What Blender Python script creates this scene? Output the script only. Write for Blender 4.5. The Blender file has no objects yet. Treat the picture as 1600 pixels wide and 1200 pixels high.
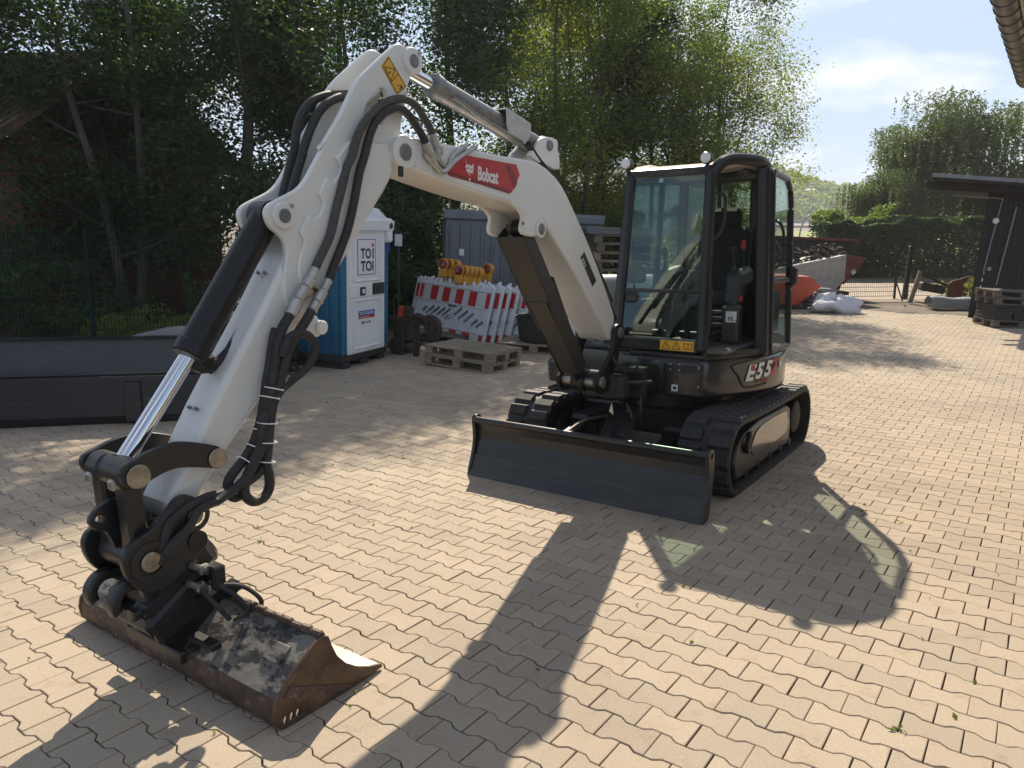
import bpy, bmesh, math, random
import numpy as np
from mathutils import Matrix, Vector
R = math.radians
random.seed(7)
rng = np.random.default_rng(11)
scene = bpy.context.scene
COL = scene.collection

# ------------------------------------------------------------------ camera
PITCH, ROLL = 0.1651, 0.0051
fw = Vector((0, math.cos(PITCH), -math.sin(PITCH)))
up = Vector((0, math.sin(PITCH), math.cos(PITCH)))
rt = Vector((1, 0, 0))
cr, sr = math.cos(ROLL), math.sin(ROLL)
rt2, up2 = rt * cr + up * sr, up * cr - rt * sr
cam_d = bpy.data.cameras.new('camera')
cam_d.sensor_width = 36.0
cam_d.sensor_fit = 'HORIZONTAL'
cam_d.lens = 1156.7 * 36 / 1600
cam_d.clip_start = 0.05
cam_d.clip_end = 5000
cam = bpy.data.objects.new('camera', cam_d)
COL.objects.link(cam)
cam.matrix_world = Matrix(((rt2.x, up2.x, -fw.x, 0), (rt2.y, up2.y, -fw.y, 0), (rt2.z, up2.z, -fw.z, 1.7274), (0, 0, 0, 1)))
scene.camera = cam

# ------------------------------------------------------------------ sky and sun
SUN_EL, SUN_AZ = 43.2, 2.4          # azimuth from +Y towards +X, degrees
CLOUD = (3.8, (4.1, 2.2, 0.2))
w = bpy.data.worlds.new('World')
scene.world = w
w.use_nodes = True
nt = w.node_tree
nt.nodes.clear()
def nn(t, **k):
    n = nt.nodes.new(t)
    for a, b in k.items():
        setattr(n, a, b)
    return n
out = nn('ShaderNodeOutputWorld')
bg = nn('ShaderNodeBackground')
bg.inputs['Strength'].default_value = 0.085
sky = nn('ShaderNodeTexSky', sky_type='NISHITA')
sky.sun_disc = False
sky.sun_elevation = R(SUN_EL)
sky.sun_rotation = R(SUN_AZ)
sky.altitude = 100
sky.air_density = 1.0
sky.dust_density = 0.5
sky.ozone_density = 2.5
tc = nn('ShaderNodeTexCoord')
mp = nn('ShaderNodeMapping')
mp.inputs['Scale'].default_value = (1.0, 1.0, 2.6)
mp.inputs['Location'].default_value = CLOUD[1]
n1 = nn('ShaderNodeTexNoise')
n1.inputs['Scale'].default_value = CLOUD[0]
n1.inputs['Detail'].default_value = 9
n1.inputs['Roughness'].default_value = 0.58
cr1 = nn('ShaderNodeValToRGB')
cr1.color_ramp.elements[0].position = 0.46
cr1.color_ramp.elements[0].color = (0, 0, 0, 1)
cr1.color_ramp.elements[1].position = 0.63
cr1.color_ramp.elements[1].color = (1, 1, 1, 1)
mix = nn('ShaderNodeMix', data_type='RGBA')
mulf = nn('ShaderNodeMath', operation='MULTIPLY')
mulf.inputs[1].default_value = 0.8
L = nt.links.new
L(tc.outputs['Generated'], mp.inputs['Vector'])
L(mp.outputs['Vector'], n1.inputs['Vector'])
L(n1.outputs['Fac'], cr1.inputs['Fac'])
L(cr1.outputs['Color'], mulf.inputs[0])
L(mulf.outputs[0], mix.inputs['Factor'])
lim = nn('ShaderNodeMix', data_type='RGBA', blend_type='DARKEN')   # caps the sky colour so its brightest part stays pale blue
lim.inputs['Factor'].default_value = 1
lim.inputs['B'].default_value = (3.5, 4.8, 6.6, 1)
L(sky.outputs['Color'], lim.inputs['A'])
L(lim.outputs['Result'], mix.inputs['A'])
mix.inputs['B'].default_value = (8.0, 8.1, 8.2, 1)
L(mix.outputs['Result'], bg.inputs['Color'])
L(bg.outputs[0], out.inputs['Surface'])

sd = bpy.data.lights.new('sun', 'SUN')
sd.energy = 4.9
sd.angle = R(0.55)
sd.color = (1.0, 0.88, 0.71)
so = bpy.data.objects.new('sun', sd)
COL.objects.link(so)
tosun = Vector((math.sin(R(SUN_AZ)) * math.cos(R(SUN_EL)), math.cos(R(SUN_AZ)) * math.cos(R(SUN_EL)), math.sin(R(SUN_EL))))
so.rotation_euler = tosun.to_track_quat('Z', 'Y').to_euler()
so.location = (0, 12, 30)

vs = scene.view_settings
vs.view_transform = 'Standard'
vs.look = 'None'
vs.gamma = 1
vs.use_curve_mapping = False
vs.exposure = 0.74
cy = scene.cycles
cy.max_bounces = 8
cy.diffuse_bounces = 3
cy.glossy_bounces = 3
cy.transmission_bounces = 4
cy.transparent_max_bounces = 12
cy.volume_bounces = 0
cy.caustics_reflective = False
cy.caustics_refractive = False
cy.sample_clamp_indirect = 6
cy.use_denoising = True

# ------------------------------------------------------------------ materials
MATS = {}
def pm(name, c1, c2=None, scale=4.0, rough=0.5, metal=0.0, bump=0.0, bscale=60.0, detail=6, ramp=(0.35, 0.65),
       coat=0.0, rough2=None, space='Object', spec=0.5, c3=None, s3=30.0, r3=(0.55, 0.7), stretch=None):
    """Principled material: two colours mixed by noise, an optional third in patches, noise bump."""
    m = bpy.data.materials.new(name)
    m.use_nodes = True
    t = m.node_tree
    b = t.nodes['Principled BSDF']
    b.inputs['Roughness'].default_value = rough
    b.inputs['Metallic'].default_value = metal
    b.inputs['Coat Weight'].default_value = coat
    b.inputs['Coat Roughness'].default_value = 0.08
    b.inputs['Specular IOR Level'].default_value = spec
    c = t.nodes.new('ShaderNodeTexCoord')
    if space == 'World':
        src = t.nodes.new('ShaderNodeNewGeometry').outputs['Position']
    else:
        src = c.outputs['Object']
    if stretch:
        mpp = t.nodes.new('ShaderNodeMapping')
        mpp.inputs['Scale'].default_value = stretch
        t.links.new(src, mpp.inputs['Vector'])
        src = mpp.outputs['Vector']
    col = None
    if c2 is not None:
        n = t.nodes.new('ShaderNodeTexNoise')
        n.inputs['Scale'].default_value = scale
        n.inputs['Detail'].default_value = detail
        n.inputs['Roughness'].default_value = 0.6
        t.links.new(src, n.inputs['Vector'])
        r = t.nodes.new('ShaderNodeValToRGB')
        r.color_ramp.elements[0].position = ramp[0]
        r.color_ramp.elements[1].position = ramp[1]
        r.color_ramp.elements[0].color = (*c1, 1)
        r.color_ramp.elements[1].color = (*c2, 1)
        t.links.new(n.outputs['Fac'], r.inputs['Fac'])
        col = r.outputs['Color']
        if c3 is not None:
            n3 = t.nodes.new('ShaderNodeTexNoise')
            n3.inputs['Scale'].default_value = s3
            n3.inputs['Detail'].default_value = 8
            n3.inputs['Roughness'].default_value = 0.7
            t.links.new(src, n3.inputs['Vector'])
            q = t.nodes.new('ShaderNodeValToRGB')
            q.color_ramp.elements[0].position = r3[0]
            q.color_ramp.elements[1].position = r3[1]
            t.links.new(n3.outputs['Fac'], q.inputs['Fac'])
            mx = t.nodes.new('ShaderNodeMix')
            mx.data_type = 'RGBA'
            t.links.new(q.outputs['Color'], mx.inputs['Factor'])
            t.links.new(col, mx.inputs['A'])
            mx.inputs['B'].default_value = (*c3, 1)
            col = mx.outputs['Result']
        t.links.new(col, b.inputs['Base Color'])
        if rough2 is not None:
            rr = t.nodes.new('ShaderNodeMapRange')
            rr.inputs['To Min'].default_value = rough
            rr.inputs['To Max'].default_value = rough2
            t.links.new(n.outputs['Fac'], rr.inputs['Value'])
            t.links.new(rr.outputs['Result'], b.inputs['Roughness'])
    else:
        b.inputs['Base Color'].default_value = (*c1, 1)
    if bump:
        n2 = t.nodes.new('ShaderNodeTexNoise')
        n2.inputs['Scale'].default_value = bscale
        n2.inputs['Detail'].default_value = 5
        t.links.new(src, n2.inputs['Vector'])
        bp = t.nodes.new('ShaderNodeBump')
        bp.inputs['Strength'].default_value = bump
        bp.inputs['Distance'].default_value = 0.01
        t.links.new(n2.outputs['Fac'], bp.inputs['Height'])
        t.links.new(bp.outputs['Normal'], b.inputs['Normal'])
    MATS[name] = m
    return m

def glass_mat(name, tint, refl=0.06):
    m = bpy.data.materials.new(name)
    m.use_nodes = True
    t = m.node_tree
    t.nodes.clear()
    o = t.nodes.new('ShaderNodeOutputMaterial')
    tr = t.nodes.new('ShaderNodeBsdfTransparent')
    tr.inputs['Color'].default_value = (*tint, 1)
    gl = t.nodes.new('ShaderNodeBsdfGlossy')
    gl.inputs['Roughness'].default_value = 0.03
    gl.inputs['Color'].default_value = (0.9, 0.97, 0.95, 1)
    fr = t.nodes.new('ShaderNodeLayerWeight')
    fr.inputs['Blend'].default_value = .5
    pw = t.nodes.new('ShaderNodeMath')
    pw.operation = 'POWER'
    pw.inputs[1].default_value = 5
    t.links.new(fr.outputs['Facing'], pw.inputs[0])
    ml = t.nodes.new('ShaderNodeMath')
    ml.operation = 'MULTIPLY'
    ml.inputs[1].default_value = .8
    t.links.new(pw.outputs[0], ml.inputs[0])
    ad = t.nodes.new('ShaderNodeMath')
    ad.operation = 'ADD'
    ad.use_clamp = True
    ad.inputs[1].default_value = refl
    t.links.new(ml.outputs[0], ad.inputs[0])
    mx = t.nodes.new('ShaderNodeMixShader')
    t.links.new(ad.outputs[0], mx.inputs['Fac'])
    t.links.new(tr.outputs[0], mx.inputs[1])
    t.links.new(gl.outputs[0], mx.inputs[2])
    t.links.new(mx.outputs[0], o.inputs['Surface'])
    MATS[name] = m
    return m

def leaf_mat(name, cols, trans=0.5, rough=0.45):
    """leaf: diffuse front with light coming through; hue varies leaf by leaf."""
    m = bpy.data.materials.new(name)
    m.use_nodes = True
    t = m.node_tree
    t.nodes.clear()
    o = t.nodes.new('ShaderNodeOutputMaterial')
    g = t.nodes.new('ShaderNodeNewGeometry')
    r = t.nodes.new('ShaderNodeValToRGB')
    while len(r.color_ramp.elements) < len(cols):
        r.color_ramp.elements.new(0.5)
    for i, c in enumerate(cols):
        r.color_ramp.elements[i].position = i / (len(cols) - 1)
        r.color_ramp.elements[i].color = (*c, 1)
    t.links.new(g.outputs['Random Per Island'], r.inputs['Fac'])
    oi = t.nodes.new('ShaderNodeObjectInfo')
    hs = t.nodes.new('ShaderNodeHueSaturation')
    mr = t.nodes.new('ShaderNodeMapRange')
    mr.inputs['To Min'].default_value = 0.75
    mr.inputs['To Max'].default_value = 1.25
    t.links.new(oi.outputs['Random'], mr.inputs['Value'])
    t.links.new(mr.outputs['Result'], hs.inputs['Value'])
    t.links.new(r.outputs['Color'], hs.inputs['Color'])
    d = t.nodes.new('ShaderNodeBsdfPrincipled')
    d.inputs['Roughness'].default_value = rough
    d.inputs['Specular IOR Level'].default_value = 0.35
    t.links.new(hs.outputs['Color'], d.inputs['Base Color'])
    tl = t.nodes.new('ShaderNodeBsdfTranslucent')
    br = t.nodes.new('ShaderNodeMix')
    br.data_type = 'RGBA'
    br.blend_type = 'MULTIPLY'
    br.inputs['Factor'].default_value = 1
    br.inputs['B'].default_value = (1.65, 1.95, 0.75, 1)
    t.links.new(hs.outputs['Color'], br.inputs['A'])
    t.links.new(br.outputs['Result'], tl.inputs['Color'])
    mx = t.nodes.new('ShaderNodeMixShader')
    mx.inputs['Fac'].default_value = trans
    t.links.new(d.outputs[0], mx.inputs[1])
    t.links.new(tl.outputs[0], mx.inputs[2])
    t.links.new(mx.outputs[0], o.inputs['Surface'])
    MATS[name] = m
    return m

# ------------------------------------------------------------------ mesh helpers
def catmull(pts, n=6):
    P = [np.array(p, float) for p in pts]
    P = [2 * P[0] - P[1]] + P + [2 * P[-1] - P[-2]]
    o = []
    for i in range(1, len(P) - 2):
        for k in range(n):
            t = k / n
            a, b, c, d = P[i - 1], P[i], P[i + 1], P[i + 2]
            o.append(0.5 * ((2 * b) + (c - a) * t + (2 * a - 5 * b + 4 * c - d) * t * t + (3 * b - a - 3 * c + d) * t ** 3))
    o.append(P[-2])
    return o

class MB:
    """collects shapes and links them as one mesh object."""
    def __init__(s):
        s.v, s.f, s.m = [], [], []
    def add(s, v, f, mi=0):
        o = len(s.v)
        s.v += [tuple(map(float, p)) for p in v]
        s.f += [tuple(i + o for i in q) for q in f]
        s.m += [mi] * len(f)
        return s
    def box(s, c, d, rz=0.0, mi=0, M=None):
        x, y, z = d[0] / 2, d[1] / 2, d[2] / 2
        v = [(-x, -y, -z), (x, -y, -z), (x, y, -z), (-x, y, -z), (-x, -y, z), (x, -y, z), (x, y, z), (-x, y, z)]
        T = Matrix.Translation(Vector(c)) @ (M if M is not None else Matrix.Rotation(rz, 4, 'Z'))
        v = [T @ Vector(p) for p in v]
        return s.add(v, [(0, 3, 2, 1), (4, 5, 6, 7), (0, 1, 5, 4), (1, 2, 6, 5), (2, 3, 7, 6), (3, 0, 4, 7)], mi)
    def cham(s, c, d, b, rz=0.0, mi=0, M=None):
        """box with chamfered edges"""
        T = Matrix.Translation(Vector(c)) @ (M if M is not None else Matrix.Rotation(rz, 4, 'Z'))
        hx, hy, hz = d[0] / 2, d[1] / 2, d[2] / 2
        vs_, idx = [], {}
        for sx in (-1, 1):
            for sy in (-1, 1):
                for sz in (-1, 1):
                    for ax in range(3):
                        p = [sx * (hx - b), sy * (hy - b), sz * (hz - b)]
                        p[ax] = (sx, sy, sz)[ax] * (hx, hy, hz)[ax]
                        idx[(sx, sy, sz, ax)] = len(vs_)
                        vs_.append(T @ Vector(p))
        f = []
        S = (-1, 1)
        for ax in range(3):
            a1, a2 = (ax + 1) % 3, (ax + 2) % 3
            for sg in S:
                q = []
                for u, w_ in ((-1, -1), (1, -1), (1, 1), (-1, 1)):
                    k = [0, 0, 0]
                    k[ax], k[a1], k[a2] = sg, u, w_
                    q.append(idx[(*k, ax)])
                f.append(tuple(q if sg > 0 else q[::-1]))
        for ax in range(3):
            a1, a2 = (ax + 1) % 3, (ax + 2) % 3
            for s1 in S:
                for s2 in S:
                    def g(sa, w_):
                        k = [0, 0, 0]
                        k[ax], k[a1], k[a2] = sa, s1, s2
                        return idx[(*k, w_)]
                    q = [g(-1, a1), g(1, a1), g(1, a2), g(-1, a2)]
                    f.append(tuple(q if s1 * s2 < 0 else q[::-1]))
        for sx in S:
            for sy in S:
                for sz in S:
                    q = [idx[(sx, sy, sz, 0)], idx[(sx, sy, sz, 1)], idx[(sx, sy, sz, 2)]]
                    f.append(tuple(q if sx * sy * sz > 0 else q[::-1]))
        return s.add(vs_, f, mi)
    def cyl(s, p0, p1, r0, r1=None, n=16, mi=0, caps=True, bev=0.0):
        r1 = r0 if r1 is None else r1
        p0, p1 = Vector(p0), Vector(p1)
        ax = (p1 - p0).normalized()
        if bev:
            rings = [(p0, r0 - bev), (p0 + ax * bev, r0), (p1 - ax * bev, r1), (p1, r1 - bev)]
        else:
            rings = [(p0, r0), (p1, r1)]
        return s.lathe(rings, ax, n, mi, caps)
    def lathe(s, rings, ax, n=16, mi=0, caps=True):
        ax = Vector(ax).normalized()
        a = ax.orthogonal().normalized()
        b = ax.cross(a)
        v, f = [], []
        for c, r in rings:
            for i in range(n):
                t = 2 * math.pi * i / n
                v.append(Vector(c) + (a * math.cos(t) + b * math.sin(t)) * r)
        for k in range(len(rings) - 1):
            for i in range(n):
                j = (i + 1) % n
                f.append((k * n + i, k * n + j, (k + 1) * n + j, (k + 1) * n + i))
        if caps:
            f.append(tuple(range(n - 1, -1, -1)))
            f.append(tuple(range((len(rings) - 1) * n, len(rings) * n)))
        return s.add(v, f, mi)
    def tube(s, pts, r, n=10, mi=0, smooth=5, caps=True):
        P = catmull(pts, smooth) if smooth and len(pts) > 2 else [np.array(p, float) for p in pts]
        m = len(P)
        rr = r if hasattr(r, '__len__') else [r] * m
        if len(rr) != m:
            rr = np.interp(np.linspace(0, 1, m), np.linspace(0, 1, len(rr)), rr)
        T = [Vector(P[min(i + 1, m - 1)] - P[max(i - 1, 0)]).normalized() for i in range(m)]
        u = T[0].orthogonal().normalized()
        v, f = [], []
        for i in range(m):
            u = (u - T[i] * u.dot(T[i]))
            u = u.normalized() if u.length > 1e-6 else T[i].orthogonal().normalized()
            b = T[i].cross(u)
            for k in range(n):
                t = 2 * math.pi * k / n
                v.append(Vector(P[i]) + (u * math.cos(t) + b * math.sin(t)) * float(rr[i]))
        for i in range(m - 1):
            for k in range(n):
                j = (k + 1) % n
                f.append((i * n + k, i * n + j, (i + 1) * n + j, (i + 1) * n + k))
        if caps:
            f.append(tuple(range(n - 1, -1, -1)))
            f.append(tuple(range((m - 1) * n, m * n)))
        return s.add(v, f, mi)
    def beam(s, p0, p1, w_, d, upv=(0, 0, 1), mi=0, b=0.006):
        p0, p1 = Vector(p0), Vector(p1)
        z = (p1 - p0)
        ln = z.length
        z.normalize()
        x = Vector(upv).cross(z)
        if x.length < 1e-4:
            x = z.orthogonal()
        x.normalize()
        y = z.cross(x)
        M = Matrix(((x.x, y.x, z.x, 0), (x.y, y.y, z.y, 0), (x.z, y.z, z.z, 0), (0, 0, 0, 1)))
        if b:
            return s.cham((p0 + p1) / 2, (w_, d, ln), min(b, w_ * .4, d * .4), M=M, mi=mi)
        return s.box((p0 + p1) / 2, (w_, d, ln), M=M, mi=mi)
    def mesh(s, name, mats, angle=35):
        me = bpy.data.meshes.new(name)
        me.from_pydata(s.v, [], s.f)
        if not isinstance(mats, (list, tuple)):
            mats = [mats]
        for m in mats:
            me.materials.append(MATS[m] if isinstance(m, str) else m)
        if len(mats) > 1:
            me.polygons.foreach_set('material_index', s.m)
        me.update()
        if angle:
            me.shade_smooth()
            me.set_sharp_from_angle(angle=R(angle))
        return me
    def build(s, name, mats, parent=None, label=None, angle=35, kind=None):
        return link(name, s.mesh(name, mats, angle), parent, label, kind)

def link(name, data, parent=None, label=None, kind=None, M=None):
    o = bpy.data.objects.new(name, data)
    COL.objects.link(o)
    if parent is not None:
        o.parent = parent
    if M is not None:
        o.matrix_local = M
    if label:
        o['label'] = label
    if kind:
        o['kind'] = kind
    return o

def tag(o, label, cat, group=None):
    o['label'] = label
    o['category'] = cat
    if group:
        o['group'] = group
    return o

def thing(name, label, cat, M=None, group=None):
    o = bpy.data.objects.new(name, None)
    o.empty_display_size = 0.2
    COL.objects.link(o)
    if M is not None:
        o.matrix_world = M
    return tag(o, label, cat, group)

KIDS = {}
def kids(o):
    return list(o.children)
def copy_tree(o, M=None, label=None, parent=None):
    c = o.copy()
    COL.objects.link(c)
    if parent is not None:
        c.parent = parent
    if M is not None:
        c.matrix_world = M
    if label:
        c['label'] = label
    for k in kids(o):
        if k is not c:
            copy_tree(k, None, None, c)
    return c

def curve_mesh(loops, t, bev, name, res=2):
    cu = bpy.data.curves.new(name, 'CURVE')
    cu.dimensions = '2D'
    cu.fill_mode = 'BOTH'
    cu.extrude = max(t / 2 - bev, 0)
    cu.bevel_depth = bev
    cu.bevel_resolution = res
    cu.offset = -bev
    for lp in loops:
        sp = cu.splines.new('POLY')
        sp.points.add(len(lp) - 1)
        for i, p in enumerate(lp):
            sp.points[i].co = (p[0], p[1], 0, 1)
        sp.use_cyclic_u = True
    o = bpy.data.objects.new(name, cu)
    me = bpy.data.meshes.new_from_object(o)
    bpy.data.objects.remove(o)
    bpy.data.curves.remove(cu)
    return me

def smooth_loop(lp, n=3):
    P = [np.array(p, float) for p in lp]
    m = len(P)
    o = []
    for i in range(m):
        a, b, c, d = P[i - 1], P[i], P[(i + 1) % m], P[(i + 2) % m]
        for k in range(n):
            t = k / n
            o.append(tuple(0.5 * ((2 * b) + (c - a) * t + (2 * a - 5 * b + 4 * c - d) * t * t + (3 * b - a - 3 * c + d) * t ** 3)))
    return o

def plate(name, loops, yc, t, mat, parent=None, bev=0.006, axis='y', label=None, angle=35, res=2, M=None):
    """flat shape with thickness, rounded rim and holes; drawn in x-z and set at y (or any matrix M)"""
    if loops and not hasattr(loops[0][0], '__len__'):
        loops = [loops]
    me = curve_mesh(loops, t, bev, name, res)
    if M is None:
        M = Matrix(((1, 0, 0, 0), (0, 0, -1, yc), (0, 1, 0, 0), (0, 0, 0, 1)))
    me.transform(M)
    me.materials.clear()
    me.materials.append(MATS[mat])
    me.shade_smooth()
    me.set_sharp_from_angle(angle=R(angle))
    return link(name, me, parent, label)

def text(name, body, size, mat, M, parent=None, extrude=0.0006, align='LEFT', bold=0.0, sx=1.0, shear=0.0):
    cu = bpy.data.curves.new(name, 'FONT')
    cu.body = body
    cu.size = size
    cu.extrude = extrude
    cu.offset = bold
    cu.align_x = align
    cu.shear = shear
    cu.resolution_u = 3
    o = bpy.data.objects.new(name, cu)
    me = bpy.data.meshes.new_from_object(o)
    bpy.data.objects.remove(o)
    bpy.data.curves.remove(cu)
    me.transform(M @ Matrix.Diagonal((sx, 1, 1, 1)))
    me.materials.clear()
    me.materials.append(MATS[mat])
    return link(name, me, parent)

def frame_from(o, xd, yd):
    x = Vector(xd).normalized()
    y = Vector(yd)
    y = (y - x * y.dot(x)).normalized()
    z = x.cross(y)
    return Matrix(((x.x, y.x, z.x, o[0]), (x.y, y.y, z.y, o[1]), (x.z, y.z, z.z, o[2]), (0, 0, 0, 1)))

# ------------------------------------------------------------------ palette
pm('white_paint', (0.735, 0.72, 0.68), (0.675, 0.66, 0.62), scale=3, rough=0.30, coat=0.35, bump=0.03, bscale=30, c3=(0.52, 0.49, 0.44), s3=9, r3=(0.63, 0.86), rough2=.42)
pm('body_grey', (0.017, 0.018, 0.020), (0.024, 0.024, 0.026), scale=5, rough=0.28, coat=0.5)
pm('black_paint', (0.008, 0.008, 0.009), (0.015, 0.0147, 0.0145), scale=7, rough=0.33, spec=.35, bump=0.02, bscale=90)
pm('blade_paint', (0.014, 0.0135, 0.013), (0.024, 0.0225, 0.021), scale=4, rough=0.24, rough2=0.42, c3=(0.15, 0.13, 0.105), s3=9, r3=(0.67, 0.74), stretch=(1, .5, 3.2), bump=.03, bscale=6)
pm('worn_edge', (0.028, 0.027, 0.028), (0.046, 0.044, 0.043), scale=12, rough=0.42, metal=0.3, stretch=(1, .3, 2), c3=(0.16, 0.15, 0.145), s3=26, r3=(0.66, 0.76))
pm('rubber', (0.013, 0.0125, 0.012), (0.030, 0.027, 0.024), scale=9, rough=0.68, bump=0.1, bscale=120, c3=(0.10, 0.086, 0.068), s3=16, r3=(0.60, 0.8))
pm('hose_rubber', (0.012, 0.012, 0.012), (0.03, 0.028, 0.026), scale=30, rough=0.6, bump=0.25, bscale=260)
pm('hose_sleeve', (0.05, 0.045, 0.04), (0.075, 0.068, 0.06), scale=30, rough=0.75, bump=0.3, bscale=300)
pm('chrome', (0.72, 0.72, 0.74), rough=0.09, metal=1.0)
pm('steel', (0.42, 0.40, 0.37), (0.25, 0.23, 0.2), scale=18, rough=0.38, metal=0.85, bump=0.05)
pm('pin_steel', (0.40, 0.36, 0.28), (0.22, 0.19, 0.14), scale=25, rough=0.42, metal=0.75, bump=0.08, bscale=200)
pm('pin_grey', (0.16, 0.16, 0.16), (0.26, 0.25, 0.24), scale=22, rough=0.45, metal=0.6, bump=0.05)
pm('zinc', (0.52, 0.51, 0.48), (0.40, 0.39, 0.36), scale=20, rough=0.4, metal=0.7)
pm('track_frame_paint', (0.014, 0.0135, 0.013), (0.022, 0.02, 0.019), scale=6, rough=0.4, coat=0.15, c3=(0.07, 0.06, 0.05), s3=14, r3=(0.62, 0.78))
pm('polished_panel', (0.055, 0.048, 0.04), (0.038, 0.034, 0.03), scale=5, rough=0.16, coat=0.7, c3=(0.12, 0.10, 0.08), s3=18, r3=(0.6, 0.75))
pm('red_decal', (0.52, 0.018, 0.022), (0.40, 0.012, 0.016), scale=4, rough=0.35)
pm('dark_red_decal', (0.20, 0.006, 0.01), rough=0.35)
pm('white_decal', (0.78, 0.78, 0.77), rough=0.4)
pm('black_decal', (0.012, 0.012, 0.013), rough=0.4)
pm('yellow_decal', (0.75, 0.40, 0.03), rough=0.4)
pm('cab_grey', (0.012, 0.0125, 0.014), (0.018, 0.0185, 0.02), scale=6, rough=0.36)
pm('plastic_black', (0.012, 0.012, 0.013), rough=0.5)
pm('plastic_grey', (0.036, 0.038, 0.04), (0.05, 0.052, 0.054), scale=8, rough=0.55)
pm('seat_cloth', (0.012, 0.012, 0.013), (0.022, 0.022, 0.023), scale=40, rough=0.85, bump=0.15, bscale=200)
pm('floor_mat', (0.16, 0.15, 0.14), (0.10, 0.095, 0.09), scale=10, rough=0.8)
pm('roof_paint', (0.42, 0.36, 0.29), (0.36, 0.30, 0.24), scale=8, rough=0.75, spec=.2)
pm('lens', (0.75, 0.76, 0.74), (0.6, 0.61, 0.6), scale=60, rough=0.15, coat=0.8)
pm('red_plastic', (0.5, 0.02, 0.02), rough=0.4)
pm('orange_hazard', (0.65, 0.07, 0.02), rough=0.5)
glass_mat('cab_glass', (0.78, 0.86, 0.83), 0.05)
# bucket: black paint worn off, dried mud in flakes, rust
pm('bucket_mud', (0.018, 0.019, 0.024), (0.075, 0.068, 0.058), scale=14, ramp=(.45, .75), rough=0.55, c3=(0.165, 0.152, 0.13), s3=9, r3=(0.465, 0.525), bump=0.4, bscale=34, stretch=(1, .55, 1.2))
pm('bucket_rust', (0.11, 0.066, 0.044), (0.04, 0.027, 0.021), scale=8, rough=0.5, c3=(0.20, 0.17, 0.135), s3=20, r3=(0.55, 0.68), bump=0.15, bscale=50, rough2=0.75, metal=0.15)
pm('bucket_side', (0.15, 0.088, 0.05), (0.05, 0.030, 0.021), scale=7, rough=0.40, c3=(0.26, 0.16, 0.075), s3=13, r3=(0.58, 0.70), bump=0.12, bscale=45, rough2=0.6, metal=0.2)
pm('bright_steel', (0.62, 0.58, 0.52), (0.45, 0.40, 0.34), scale=15, rough=0.35, metal=0.7)
pm('coupler_paint', (0.009, 0.009, 0.010), (0.018, 0.017, 0.017), scale=9, rough=0.4, c3=(0.09, 0.078, 0.06), s3=26, r3=(0.72, 0.84), bump=0.08)
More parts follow.
